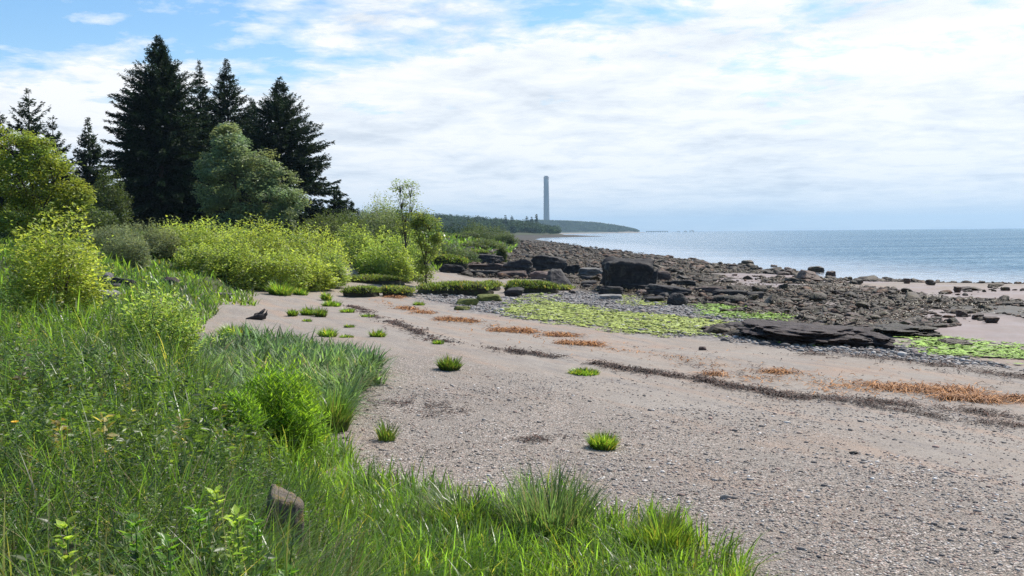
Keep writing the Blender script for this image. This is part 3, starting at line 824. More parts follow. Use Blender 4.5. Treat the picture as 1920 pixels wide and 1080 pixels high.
for px, hw, tp, Y, lab in hedge:
    bush(KN, px, 0, hw, tp + 8, lab, 'knot', int(900 + hw * 36), 0.15, 0.5, Y=Y, group=KG)
for px, hw, tp, Y, lab in [(662, 40, 428, 63, 'yellow green bush just beyond the path gap'), (706, 46, 434, 62, 'yellow green bush in the middle beyond the path gap'),
                           (752, 42, 440, 62, 'yellow green bush next to the sapling trunk'), (735, 34, 470, 59, 'low yellow green bush in front of the sapling'),
                           (690, 30, 470, 60, 'low shaded yellow green bush beside the path')]:
    bush(KN, px, 0, hw, tp, lab, 'knot', int(900 + hw * 36), 0.16, 0.5, Y=Y, group=KG)
# heath and scrub
for px, hw, tp, Y, lab in [(195, 50, 424, 46, 'low grey green heath bush behind the large yellow green bush'), (250, 48, 420, 48, 'low grey green heath bush beside the hedge'), (292, 36, 424, 49, 'small heath bush touching the first hedge bush'),
                           (225, 40, 440, 42, 'front heath bush with brownish underside')]:
    bush('heath_bush', px, 0, hw, tp, lab, 'heath', 2600, 0.13, 0.32, Y=Y, group='grey green heath bushes', lumps=0.2)
for px, hw, tp, Y, lab, mt in [(600, 48, 404, 68, 'olive broom bush in front of the right hand spruce', 'scrub'), (640, 40, 400, 72, 'dull green bush right of the broom bush', 'scrub'),
                               (695, 58, 384, 76, 'large grey green bush left of the thin sapling', 'willow'), (712, 34, 372, 80, 'brighter bush crown behind the large grey green bush', 'oak'),
                               (735, 40, 405, 70, 'dull green bush behind the sapling trunk', 'scrub')]:
    bush('scrub_bush', px, 0, hw, tp, lab, mt, 3600, 0.17, 0.4, Y=Y, group='dull green scrub bushes behind the hedge')
for px, hw, tp, Y, lab in [(868, 26, 436, 150, 'brownish scrub bush at the head of the rocky shore'), (885, 22, 418, 175, 'tallest scrub bush above the rocky shore'), (915, 34, 424, 170, 'broad dark scrub bush above the rocky shore'),
                           (945, 22, 440, 165, 'last low scrub bush toward the water'), (845, 24, 444, 120, 'low scrub bush beside the slanting rock slabs'), (860, 34, 470, 85, 'dense green scrub bush just above the slabs'),
                           (832, 30, 462, 78, 'green scrub bush between sapling and slabs'), (838, 24, 450, 128, 'low rounded scrub bush right behind the leafy sapling'), (858, 30, 446, 190, 'distant scrub bush nearest the far wood'), (905, 30, 442, 200, 'distant scrub bush at the very end of the bank'), (826, 30, 444, 165, 'scrub bush half hidden by the leafy sapling'), (880, 26, 458, 105, 'low scrub bush above the uppermost slab'), (935, 10, 462, 90, 'small pale bush on top of the rock slab'), (900, 36, 452, 115, 'dark scrub bush behind the slanting rock slabs')]:
    bush('shore_bush', px, 0, hw, tp, lab, 'scrub', 2200, 0.24 if Y > 100 else 0.16, 0.45, Y=Y, group='scrub bushes at the head of the rocky shore')
for px, hw, tp, Y, lab in [(195, 34, 330, 62, 'dark green bush between the olive tree and the big spruce'), (150, 60, 395, 50, 'shady dark bush under the olive tree'), (30, 60, 385, 46, 'shady dark bush at the picture edge under the olive tree')]:
    bush('dark_bush', px, 0, hw, tp, lab, 'scrub', 4200, 0.16, 0.45, Y=Y, group='dark bushes beneath the trees')
bush('feathery_plant', 500, 0, 78, 700, 'bright green feathery plant mound beside the bluish grass', 'fern', 9000, 0.12, 0.13, Y=11.6, cat='plant', lumps=0.45, shell=0.8, droop=-0.2, stems=5)
bush('feathery_plant', 415, 0, 50, 745, 'smaller green feathery plant behind the leafy weeds', 'fern', 4500, 0.11, 0.13, Y=10.6, cat='plant', lumps=0.45, shell=0.8, droop=-0.2, stems=5)


# ------------------------------------------------------------------ trees
def conifer(px, tp, hw, Y, label, mat='spruce', name='spruce_tree', seed=1, dens=1.0, power=0.85, whorl=0.23, group='dark conifers behind the hedge', leaders=1, spray=0.44, nb=8, upang=0.35, skew=0.0, bare=0.02, tipup=0.22, droop=0.42):
    g = np.random.default_rng(seed)
    b = at(px, 430, Y); b[2] = zt(b[0], b[1]); H = at(px, tp, Y)[2] - b[2]; R = hw / F * Y
    t = thing(name, b, label, 'tree', group)
    mt = MB(); s = np.linspace(0, 1, 10)
    wob = np.stack([np.sin(s * 5 + seed) * 0.05 * s, np.cos(s * 4 + seed) * 0.05 * s, s * H], 1)
    tube(mt, wob, (1 - s) * H * 0.016 + 0.015, 7)
    Ps, Ds, Ns, Ls, Ws, Cs = [], [], [], [], [], []
    tops = [(0, 0, 1.0, 0.0)] + [(g.uniform(0.3, 0.9) * 1.0, 0, 0.955, 0.62)] * (leaders - 1)
    for ox, oy, hf, start in tops:
        z = max(H * bare, H * start)
        if start > 0: tube(mt, [(0, 0, H * start), (ox * .8, oy, H * (start + .1)), (ox, oy, H * hf)], [0.09, .07, .015], 5)
        while z < H * hf:
            tt = z / (H * hf)
            k = max(4, int(nb * 1.35 * (0.75 + 0.5 * (1 - tt)) + g.uniform(-1, 1)))
            for _ in range(k):
                a = g.uniform(0, 2 * PI)
                Lb = (R * 1.12 * (1 - tt) ** power * g.uniform(0.55, 1.18) * (1 + skew * math.cos(a)) * (0.35 + 0.65 * min(1, (1 - tt) / .28)) + 0.06) * (0.55 if start > 0 else 1)
                el = -0.20 + (upang + 0.30) * tt ** 1.1 + g.normal(0, 0.17)
                dirh = np.array([math.cos(a), math.sin(a), 0.0])
                m_ = max(8, int(Lb * 46 * dens * (1.25 - .5 * tt)))
                sv = g.random(m_) ** 0.6 * 0.95 + 0.05
                bp = np.outer(sv * Lb * math.cos(el), dirh); bp[:, 2] = Lb * (sv * math.sin(el) - droop * sv ** 2 * (1 - tt) + tipup * sv ** 3) + z + g.normal(0, 0.05)
                off = np.array([ox * min(1, (tt - start) / .1 if start > 0 else 0), oy, 0])
                sgn = np.where(g.random(m_) < 0.5, 1, -1); sa = a + sgn * g.uniform(0.25, 1.1, m_)
                dd = np.stack([np.cos(sa), np.sin(sa), g.uniform(-0.9, 0.45, m_) + 0.5 * tt], 1)
                Ps.append(bp + off + g.normal(0, 0.05, (m_, 3))); Ds.append(dd)
                Ns.append(np.stack([g.normal(0, 0.7, m_), g.normal(0, 0.7, m_), np.ones(m_)], 1))
                l = spray * 1.15 * g.uniform(0.55, 1.2, m_) * (1.15 - 0.55 * sv) * (0.38 + 0.62 * (1 - tt) ** .6); Ls.append(l); Ws.append(l * g.uniform(0.22, 0.48, m_))
                cv = g.uniform(0.6, 1.35, m_) * g.uniform(0.8, 1.2); Cs.append(np.stack([cv * g.uniform(0.9, 1.25), cv, cv * 0.95], 1))
            z += whorl * g.uniform(0.3, 1.7) * (0.7 + 0.5 * (1 - tt))
    mt.obj('trunk', M['bark'], t, True)
    mc = MB(); diamonds(mc, np.concatenate(Ps), np.concatenate(Ds), np.concatenate(Ns), np.concatenate(Ls), np.concatenate(Ws), np.concatenate(Cs))
    mc.obj('crown', M[mat], t)
    return t


conifer(306, 68, 122, 78, 'tallest dark spruce with a double tip, left of the grey green tree', seed=3, leaders=2, power=0.62, nb=10, dens=1.3)
conifer(381, 116, 62, 86, 'slim spruce peeping out directly right of the tallest spruce', seed=4, power=0.66)
conifer(432, 112, 88, 88, 'pointed dark spruce rising behind the grey green tree', seed=5, power=0.66)
conifer(478, 188, 80, 90, 'lower brownish spruce between the pointed spruce and the right hand one', seed=6, power=0.62)
conifer(530, 147, 122, 82, 'broad dark spruce nearest the water with sweeping branch tips', seed=7, power=0.68, nb=9, dens=1.2)
conifer(62, 170, 84, 72, 'dark open pine above the olive tree', seed=8, name='pine_tree', power=0.6, nb=6, spray=0.5, upang=0.6, whorl=0.5, group='conifers at the picture edge')
conifer(104, 218, 50, 76, 'smaller dark pine close right of the open pine', seed=9, name='pine_tree', power=0.6, nb=6, spray=0.5, upang=0.5, whorl=0.5, group='conifers at the picture edge')
conifer(-4, 196, 66, 70, 'dark pine cut off by the picture edge', seed=10, name='pine_tree', power=0.6, nb=6, spray=0.5, upang=0.6, whorl=0.5, group='conifers at the picture edge')
conifer(171, 220, 48, 80, 'pale small conifer standing alone between pine and tallest spruce', 'larch', seed=11, name='larch_tree', power=0.75, nb=7, dens=1.0, group='conifers at the picture edge')
conifer(634, 352, 26, 92, 'small dark conifer tucked against the right hand spruce', seed=12, power=0.7)
conifer(655, 373, 24, 100, 'little dark pine above the scrub bushes', seed=13, power=0.5, name='pine_tree', nb=6)
conifer(352, 215, 100, 92, 'dark filler spruce added in the gap behind the tallest spruce and grey green tree', seed=14, power=0.6)  # filler tree, added to make the gap between the trunks dark


def broadleaf(name, px, tp, hw, Y, label, mat, lobes, leaf=0.14, per=110, clumps=26, cs=0.42, seed=1, trunk_r=0.14, cat='tree', group=None, bark='bark', lw=0.5, base_z=None):
    """lobes: (dx, z fraction, radius fraction) of the crown; leaf clumps sit on each lobe's shell"""
    g = np.random.default_rng(seed)
    b = at(px, 430, Y); b[2] = zt(b[0], b[1]); H = at(px, tp, Y)[2] - b[2]; R = hw / F * Y
    t = thing(name, b, label, cat, group)
    mt = MB(); mc = MB()
    s = np.linspace(0, 1, 6)[:, None]
    zmin = min(l[2] for l in lobes) * H
    tube(mt, np.array([[0, 0, -0.1], [0.03, 0.02, zmin * .3], [0, 0, zmin * .7], [0.05, 0, H * .62]]), [trunk_r, trunk_r * .85, trunk_r * .7, trunk_r * .2], 8)
    for dx, dy, zf, rf in lobes:
        c = np.array([dx * R, dy * R, zf * H]); rl = rf * R
        st = np.array([0, 0, max(0.1, c[2] * 0.45)])
        pts = st * (1 - s) + c * s + np.array([0, 0, -0.12 * H]) * np.sin(s * PI) * 0.5
        tube(mt, pts, np.linspace(trunk_r * .5, 0.012, 6), 5)
        nd = norm(g.normal(size=(clumps, 3)));
        cr = rl * (1 - 0.45 * g.random(clumps) ** 1.5)
        cen = c + nd * cr[:, None] * np.array([1, 1, 0.92])
        for q in range(clumps):
            if g.random() < 0.5:
                tube(mt, [c + (st - c) * .15, (c + cen[q]) / 2 + g.normal(0, .04, 3), cen[q]], [0.02, 0.012, 0.006], 4)
            m_ = int(per * g.uniform(0.6, 1.3))
            off = g.normal(0, 1, (m_, 3)); off = norm(off) * (g.random(m_) ** 0.5)[:, None] * cs * g.uniform(0.65, 1.3) * np.array([1.15, 1.15, 0.8])
            P = cen[q] + off
            a = g.uniform(0, 2 * PI, m_)
            dr = np.stack([np.cos(a), np.sin(a), g.uniform(-.7, .4, m_)], 1) + nd[q] * 0.4
            nr = norm(np.stack([g.normal(0, .5, m_), g.normal(0, .5, m_), np.full(m_, .8)], 1) + nd[q] * .5)
            L = leaf * g.uniform(.6, 1.3, m_)
            cv = g.uniform(.65, 1.3, m_) * g.uniform(0.78, 1.22); ye = g.uniform(-.1, .2)
            diamonds(mc, P, dr, nr, L, L * lw, np.stack([cv * (1 + ye), cv, cv * (1 - ye)], 1))
    mt.obj('trunk', M[bark], t, True); mc.obj('crown', M[mat], t)
    return t


broadleaf('whitebeam_tree', 468, 232, 98, 68, 'rounded grey green broadleaf tree in front of the dark spruces', 'willow',
          [(-.38, 0, .84, .30), (-.62, -.1, .66, .34), (-.1, -.15, .72, .36), (.22, 0, .62, .34), (.52, 0, .50, .34), (-.62, -.1, .40, .36), (-.2, -.3, .48, .42), (.78, 0, .32, .28), (.35, -.25, .34, .40), (-.35, -.25, .22, .36), (.1, -.25, .18, .36), (.68, -.1, .16, .3), (-.42, .1, .92, .14)],
          0.19, 130, 24, 0.52, 21, 0.2, lw=0.5)
broadleaf('olive_tree', 62, 246, 112, 40, 'sprawling olive yellow broadleaf tree at the picture edge below the pines', 'oak',
          [(-.3, 0, .85, .36), (.15, 0, .78, .32), (-.6, 0, .66, .4), (.45, -.1, .58, .34), (-.1, -.2, .55, .42), (.8, -.1, .42, .26), (-.55, -.1, .38, .42), (.3, -.2, .34, .4), (-.1, -.2, .26, .4)],
          0.125, 80, 30, 0.34, 22, 0.12, lw=0.55)
broadleaf('sapling_tree', 760, 333, 34, 60, 'tall thin sapling with sparse pale leaves against the sky', 'sapling',
          [(-.3, 0, .92, .5), (.35, 0, .88, .5), (-.2, 0, .76, .55), (.4, 0, .7, .5), (0, 0, .62, .5), (-.2, 0, .48, .45)], 0.13, 13, 26, 0.26, 23, 0.07, group=None)
broadleaf('ivy_tree', 797, 388, 30, 57, 'leafy sapling beside the slabs, its trunk wrapped in dark leaves', 'sapling',
          [(-.2, 0, .88, .5), (.3, 0, .78, .55), (-.3, 0, .62, .6), (.2, 0, .45, .6), (0, 0, .28, .6), (0, 0, .12, .6), (-.6, 0, .78, .3), (.7, 0, .62, .3)], 0.15, 30, 20, 0.32, 24, 0.07)
conifer(420, 260, 120, 94, 'lowest dark filler spruce added mostly hidden behind the grey green tree', seed=15, power=0.5)  # another added filler, darkens the background low behind the broadleaf crown
# distinct conifers standing in the far wood
for k, (px, tp) in enumerate([(948, 404), (960, 405), (988, 405), (997, 407), (1006, 402), (930, 408)]):
    conifer(px, tp, 4.5, 960 + 8 * k, 'thin dark conifer rising above the far wood near the chimney', 'wood', 'conifer_tree', seed=50 + k, dens=0.12, whorl=1.2, spray=2.4, nb=6, power=0.8, group='conifers rising from the far wood')

# far woods: one mass
mb = MB()


def crowns(xs, ys, rs, hs, per, leaf):
    for X, Y_, r_, h_ in zip(xs, ys, rs, hs):
        nd = norm(RNG.normal(size=(per, 3))); rr_ = 1 - 0.4 * RNG.random(per)
        P = np.array([X, Y_, 0]) + nd * rr_[:, None] * np.array([r_, r_, h_ * .5]); P[:, 2] += float(zt(np.array([X]), np.array([Y_]))[0]) + h_ * .5
        a = RNG.uniform(0, 2 * PI, per)
        dr = np.stack([np.cos(a), np.sin(a), RNG.uniform(-.5, .5, per)], 1); cv = RNG.uniform(.6, 1.4) * RNG.uniform(.7, 1.3, per)
        diamonds(mb, P, dr, nd + np.array([0, 0, .6]), leaf * RNG.uniform(.6, 1.3, per), leaf * .6, np.stack([cv * 1.05, cv, cv * .9], 1))


n = 800
Y_ = RNG.uniform(905, 1120, n); X_ = RNG.uniform(-150, 64, n); k = land_d(X_, Y_) > 4
X_, Y_ = X_[k], Y_[k]
hs = RNG.uniform(6, 11, len(X_)) * np.interp(X_, [-150, -60, 20, 64], [1.05, 1.0, 0.9, 0.8])
crowns(X_, Y_, RNG.uniform(3, 5.5, len(X_)), hs, 110, 1.7)
n = 1500
Y_ = RNG.uniform(2860, 3150, n); X_ = RNG.uniform(60, 400, n); k = land_d(X_, Y_) > 5
X_, Y_ = X_[k], Y_[k]
crowns(X_, Y_, RNG.uniform(7, 12, len(X_)), RNG.uniform(6, 10, len(X_)) * np.interp(X_, [60, 300, 400], [1, .9, .5]), 46, 4.0)
n = 200
Y_ = RNG.uniform(220, 700, n); X_ = RNG.uniform(-90, 0, n); k = land_d(X_, Y_) > 6
X_, Y_ = X_[k], Y_[k]
crowns(X_, Y_, RNG.uniform(1.5, 3, len(X_)), RNG.uniform(2.5, 4.5, len(X_)), 140, 0.7)
tag(mb.obj('far_woods', M['wood']), kind='stuff')
mb = MB(); n = 16000; Y_ = 72 * (600 / 72) ** RNG.random(n); X_ = Y_ * RNG.uniform(-.14, .03, n); k = land_d(X_, Y_) > -0.5; X_, Y_ = X_[k], Y_[k]; n = len(X_)
blades(mb, np.stack([X_, Y_, zg(X_, Y_) - .05], 1), RNG.uniform(.3, .9, n) * (.4 + fbm2(X_, Y_, .15, 3, 59)) * np.clip(Y_ / 150, 1, 1.6), Y_ * .0022, RNG.uniform(0, 6.28, n), RNG.uniform(.05, .5, n), RNG.uniform(.1, .9, n), gcol(n, X_, Y_, .5, .4, 19, sc=.1), segs=2)
tag(mb.obj('rough_grass', M['grass']), kind='stuff')

# ------------------------------------------------------------------ chimney, jetty
CY = 4300.0
b = at(1024.7, 420, CY); b[2] = 2.0; Ht = at(1023.5, 330, CY)[2] - b[2]
t = thing('power_station_chimney', b, 'very tall slender grey chimney standing beyond the wooded point', 'chimney')
m1 = MB(); hb = Ht * 0.945
sA = np.linspace(0, 1, 12)
tube(m1, np.stack([0 * sA, 0 * sA, sA * hb], 1), np.interp(sA, [0, 1], [13.2, 10.6]), 24); m1.obj('shaft', M['concrete'], t)
m1 = MB(); tube(m1, [(0, 0, hb), (0, 0, Ht * .985)], [11.0, 11.0], 24); m1.obj('top_band', M['band'], t)
for k in range(3):
    a = k * 2.094 + .4; m1 = MB(); tube(m1, [(5 * math.cos(a), 5 * math.sin(a), Ht * .985), (5 * math.cos(a), 5 * math.sin(a), Ht * 1.003)], [3.6, 3.6], 12); m1.obj('flue', M['concrete'], t)


def box(mb, c, s):
    V = np.array([[i, j, k] for i in (-.5, .5) for j in (-.5, .5) for k in (-.5, .5)]) * np.array(s) + np.array(c)
    mb.add(V, quads=[(0, 1, 3, 2), (4, 6, 7, 5), (0, 4, 5, 1), (2, 3, 7, 6), (0, 2, 6, 4), (1, 5, 7, 3)])


JY = 3300.0
b = at(1232, 430, JY); b[2] = ZSEA
t = thing('jetty', b, 'low dark jetty running out from the far headland', 'jetty')
m1 = MB(); box(m1, (0, 0, 4.2), (72, 6, 1.6)); m1.obj('deck', M['steel'], t)
for k in range(10):
    m1 = MB(); tube(m1, [(-34 + k * 7.5, 0, -2), (-34 + k * 7.5, 0, 3.4)], [.8, .8], 6); m1.obj('pile', M['steel'], t)
for k, (px, w, h, lab) in enumerate([(1272, 10, 4.0, 'low mooring platform in the sea next to the jetty end'), (1285, 9, 5.2, 'middle mooring platform in the sea off the headland'), (1297, 14, 7.0, 'tallest mooring platform farthest off the headland')]):
    b = at(px, 430, 3300); b[2] = ZSEA
    t = thing('mooring_platform', b, lab, 'platform', 'mooring platforms off the headland')
    m1 = MB(); box(m1, (0, 0, h * .62), (w, 8, h * .22)); m1.obj('deck', M['steel'], t)
    for sx in (-1, 1):
        m1 = MB(); tube(m1, [(sx * w * .36, 0, -2), (sx * w * .36, 0, h * .52)], [.9, .9], 6); m1.obj('pile', M['steel'], t)
    m1 = MB(); tube(m1, [(0.1 * w, 0, h * .74), (0.1 * w, 0, h * 1.2)], [1.0, .5], 6); m1.obj('mast', M['steel'], t)


# ------------------------------------------------------------------ named rocks
def rock(x0, x1, y0, y1, label, mat='darkrock', seed=1, boxy=0.6, depth=0.8, strata=0.1, sub=4, name='rock', group=None, sink=0.18, rz=0.0, top=None, tilt=0.0, rough=0.15, cat='rock', low=1.0, taper=0.0):
    cx = (x0 + x1) / 2; b = hit(cx, y1); D = b[1]
    W = (x1 - x0) / F * D; Hh = at(cx, y0, D)[2] - b[2]
    P, T = rock_arrays(seed, sub, boxy, rough, strata, top=top)
    mx = np.abs(P).max(0)
    lo, hi = P.min(0), P.max(0); P = (P - (lo + hi) / 2) / (hi - lo)
    dep = W * depth if depth > 0 else -depth
    if low < 1:
        dep = max(abs(hit(cx, y0 + (y1 - y0) * low)[1] - D), W * .3); Hh = Hh * low * 1.15
    tot = Hh * (1 + sink)
    P = P * np.array([W, dep, tot])
    P[:, :2] *= (1 - taper * np.clip(.5 - P[:, 2:3] / tot, 0, 1)); P[:, 0] *= W / (P[:, 0].max() - P[:, 0].min()); P[:, 2] += P[:, 0] * tilt
    P[:, 2] += tot / 2 - Hh * sink
    m1 = MB(); m1.add(P, tris=T)
    o = m1.obj(name, M[mat], loc=(b[0], b[1] + dep * 0.42, b[2]))
    try: o.data.polygons.foreach_set('use_smooth', np.ones(len(o.data.polygons), bool)); o.data.set_sharp_from_angle(angle=math.radians(38))
    except Exception: pass
    o.rotation_euler = (0, 0, rz)
    return tag(o, label, cat, group)


RK = [
    (1127, 1228, 482, 548, 'largest block-shaped black rock with a flat top on the shore', 'darkrock', 101, 0.95, 0.7, 0.05),
    (1213, 1236, 505, 541, 'narrow dark buttress against the right side of the largest block', 'darkrock', 102, 0.7, 1.0, 0.1),
    (993, 1064, 478, 512, 'big dark block above the pointed boulder, left of the pale slab', 'darkrock', 103, 0.85, 0.7, 0.08),
    (871, 945, 477, 496, 'uppermost long slanting slab below the green scrub', 'darkrock', 104, 0.9, 0.5, 0.05),
    (864, 970, 494, 511, 'reddish brown long slab in the middle of the layered ledges', 'redrock', 105, 0.9, 0.4, 0.12),
    (943, 1000, 486, 520, 'dark ledge joining the long slabs to the big block', 'darkrock', 106, 0.85, 0.6, 0.15),
    (880, 940, 507, 518, 'lowest thin slab at the foot of the layered ledges', 'darkrock', 107, 0.9, 0.4, 0.05),
    (822, 872, 495, 512, 'shadowed ledge at the left end of the layered slabs', 'darkrock', 108, 0.8, 0.6, 0.1),
    (930, 992, 508, 521, 'thin pale-topped slab in front of the dark ledge', 'redrock', 109, 0.9, 0.5, 0.05),
    (1014, 1076, 504, 538, 'pointed brown boulder standing before the big dark block', 'darkrock', 110, 0.25, 0.8, 0.05),
    (994, 1033, 508, 524, 'flat greyish rock partly behind the pointed boulder', 'redrock', 111, 0.6, 0.8, 0.05),
    (946, 983, 539, 556, 'low dark hump at the edge of the turf bank', 'darkrock', 112, 0.3, 0.8, 0.0),
    (1055, 1088, 496, 516, 'dark rounded rock between the big block and the pale slab', 'darkrock', 113, 0.3, 0.8, 0.0),
    (1087, 1135, 502, 521, 'pale sloping slab left of the largest block', 'palerock', 114, 0.75, 0.9, 0.05),
    (1088, 1127, 517, 527, 'flat dark stone directly under the pale slab', 'darkrock', 115, 0.8, 0.7, 0.05),
    (1089, 1120, 526, 535, 'second flat stone under the pale slab', 'darkrock', 116, 0.8, 0.7, 0.05),
    (1091, 1112, 533, 541, 'small flat stone lowest under the pale slab', 'darkrock', 117, 0.7, 0.8, 0.0),
    (1126, 1170, 518, 536, 'grey-topped tilted rock in front of the largest block', 'darkrock', 118, 0.6, 0.8, 0.05),
    (1121, 1174, 536, 554, 'long dark ledge left part of the rock row', 'darkrock', 119, 0.85, 0.5, 0.1),
    (1168, 1224, 531, 549, 'rough dark rock in the middle of the rock row', 'darkrock', 120, 0.6, 0.6, 0.1),
    (1190, 1223, 544, 555, 'small pinkish rock before the rock row', 'redrock', 121, 0.4, 0.8, 0.0),
    (1214, 1299, 533, 558, 'long black ledge right part of the rock row', 'darkrock', 122, 0.9, 0.5, 0.12),
    (1250, 1306, 525, 537, 'thin dark slab behind the long black ledge', 'darkrock', 123, 0.9, 0.5, 0.05),
    (1252, 1294, 550, 573, 'rounded black boulder in front of the long black ledge', 'darkrock', 124, 0.3, 0.9, 0.0),
    (1234, 1256, 549, 561, 'small purple-dark boulder left of the rounded black one', 'darkrock', 125, 0.3, 0.9, 0.0),
    (1231, 1260, 508, 527, 'reddish slab behind the right side of the largest block', 'redrock', 126, 0.5, 0.9, 0.0),
    (1110, 1170, 553, 561, 'low pale-edged slab bordering the green algae', 'palerock', 127, 0.7, 0.6, 0.0),
    (1210, 1250, 556, 567, 'flat dark stone lying in the edge of the algae', 'darkrock', 128, 0.7, 0.7, 0.0),
    (1334, 1405, 543, 557, 'long straight slab like a beam among the weedy stones', 'darkrock', 129, 0.98, 0.25, 0.0),
    (1302, 1360, 538, 550, 'brown straight slab overlapping the beam-like one', 'redrock', 130, 0.98, 0.3, 0.0),
    (1401, 1436, 547, 561, 'short tilted slab continuing the beam-like one', 'darkrock', 131, 0.95, 0.4, 0.0),
    (1362, 1397, 555, 573, 'dark round boulder under the beam-like slab', 'weedrock', 132, 0.3, 0.9, 0.0),
    (1339, 1364, 554, 571, 'brown round boulder left of the dark one under the beam-like slab', 'weedrock', 133, 0.3, 0.9, 0.0),
    (1436, 1470, 551, 573, 'dark peaked boulder right of the beam-like slabs', 'weedrock', 134, 0.4, 0.8, 0.0),
    (1518, 1554, 549, 567, 'smooth dark boulder alone among grey cobbles', 'weedrock', 135, 0.15, 0.8, 0.0),
    (1484, 1504, 559, 568, 'small square dark stone near the smooth dark boulder', 'weedrock', 136, 0.8, 0.8, 0.0),
    (1413, 1443, 535, 550, 'brown weed-covered rock above the short tilted slab', 'weedrock', 137, 0.3, 0.8, 0.0),
    (1462, 1478, 531, 546, 'upright brown stone in the weedy boulders', 'weedrock', 138, 0.4, 0.8, 0.0),
    (1391, 1416, 488, 498, 'dark dome rock standing in the water, leftmost of the wet ones', 'weedrock', 139, 0.1, 0.8, 0.0),
    (1445, 1460, 496, 503, 'low brown rock in the water right of the dome rock', 'rustrock', 140, 0.2, 0.8, 0.0),
    (1471, 1487, 501, 510, 'rusty rock at the water edge', 'rustrock', 141, 0.2, 0.8, 0.0),
    (1516, 1548, 499, 513, 'large dark rock at the water edge, upper of the two touching', 'weedrock', 142, 0.35, 0.8, 0.0),
    (1499, 1539, 506, 527, 'large slanting rusty rock, lower of the two touching at the water', 'rustrock', 143, 0.5, 0.8, 0.0),
    (1550, 1568, 508, 519, 'reddish rock right of the two large touching ones', 'rustrock', 144, 0.3, 0.8, 0.0),
    (1367, 1383, 495, 504, 'dark rock at the near end of the shore water', 'rustrock', 145, 0.3, 0.8, 0.0),
    (1413, 1690, 597, 650, 'broad low black slab spreading across the algae', 'slabrock', 146, 0.3, 0.6, 0.0),
    (1361, 1425, 602, 618, 'low black tongue of rock left of the broad slab', 'slabrock', 147, 0.3, 0.6, 0.0),
    (1628, 1690, 617, 654, 'rounded dark end of the broad low slab', 'slabrock', 148, 0.3, 0.6, 0.0),
    (1662, 1776, 603, 634, 'brown weedy slab between the broad slab and the sand', 'weedrock', 149, 0.2, 0.6, 0.0),
    (1663, 1702, 596, 613, 'dark weedy hump behind the brown slab', 'weedrock', 150, 0.3, 0.8, 0.0),
    (1776, 1840, 634, 650, 'flat weedy hump lying inside the bright algae', 'weedrock', 151, 0.2, 0.6, 0.0),
    (1796, 1816, 582, 595, 'dark boulder on wet sand at the rim of the stones', 'rustrock', 152, 0.3, 0.8, 0.0),
    (1826, 1851, 589, 599, 'brown flat boulder on the wet sand', 'rustrock', 153, 0.5, 0.8, 0.0),
    (1848, 1876, 594, 605, 'orange brown boulder nearest on the wet sand', 'rustrock', 154, 0.5, 0.8, 0.0),
    (1791, 1806, 537, 548, 'squarish rusty boulder out on the pale sand', 'rustrock', 155, 0.6, 0.8, 0.0),
    (1738, 1757, 524, 534, 'dark dome boulder at the sand water edge', 'weedrock', 156, 0.2, 0.8, 0.0),
    (1696, 1710, 522, 532, 'rusty dome boulder at the sand water edge', 'rustrock', 157, 0.2, 0.8, 0.0),
    (1878, 1897, 538, 545, 'flat dark boulder far right on the pale sand', 'weedrock', 158, 0.5, 0.8, 0.0),
    (1855, 1885, 531, 537, 'low dark reef in the water far right', 'weedrock', 159, 0.2, 0.6, 0.0),
    (178, 212, 510, 538, 'pale grey stone topmost in the bank outcrop', 'palerock', 160, 0.4, 0.8, 0.1),
    (204, 252, 519, 545, 'dark grey jagged stone of the bank outcrop', 'darkrock', 161, 0.4, 0.6, 0.1),
    (164, 220, 545, 570, 'pale broad stone lowest in the bank outcrop', 'palerock', 162, 0.4, 0.7, 0.1),
    (184, 226, 532, 550, 'shadowed stone in the middle of the bank outcrop', 'darkrock', 163, 0.4, 0.8, 0.1),
    (1310, 1325, 650, 657, 'single pale pinkish stone on the open sand', 'redrock', 164, 0.3, 0.8, 0.0),
    (1350, 1372, 928, 938, 'elongated pale cobble on the near shingle', 'palerock', 165, 0.2, 0.6, 0.0),
    (1595, 1610, 847, 854, 'small black stone alone on the near shingle', 'darkrock', 166, 0.2, 0.8, 0.0),
    (1466, 1480, 627, 633, 'small dark stone beside the algae tip', 'darkrock', 167, 0.3, 0.8, 0.0),
    (1553, 1562, 586, 593, 'small white stone behind the broad low slab', 'palerock', 168, 0.2, 0.8, 0.0),
    (1592, 1602, 600, 608, 'small white stone at the rear edge of the broad slab', 'palerock', 169, 0.2, 0.8, 0.0),
    (828, 840, 551, 556, 'small dark stone on pebbles at the foot of the long turf bank', 'darkrock', 170, 0.3, 0.8, 0.0),
    (1066, 1080, 545, 551, 'small dark stone between turf and algae', 'darkrock', 171, 0.3, 0.8, 0.0),
    (300, 338, 519, 541, 'brown earthy boulder under the grassy slope edge', 'redrock', 172, 0.4, 0.8, 0.1),
]
for q in RK:
    big = (q[1] - q[0]) > 40
    rock(*q[:6], seed=q[6], boxy=q[7], depth=q[8], strata=q[9], sub=5 if big else 4, name='rock_slab' if q[7] >= 0.85 else ('boulder' if (q[1] - q[0]) > 16 else 'stone'),
         rz=random.uniform(-0.12, 0.12), rough=0.38 if 146 <= q[6] <= 151 else 0.15, low=0.55 if 146 <= q[6] <= 151 else 1.0, taper=0.28 if q[6] == 101 else (-1.5 if q[6] in (110, 134, 143) else 0.0), tilt=-0.05 if q[6] in (146, 104) else 0.0)
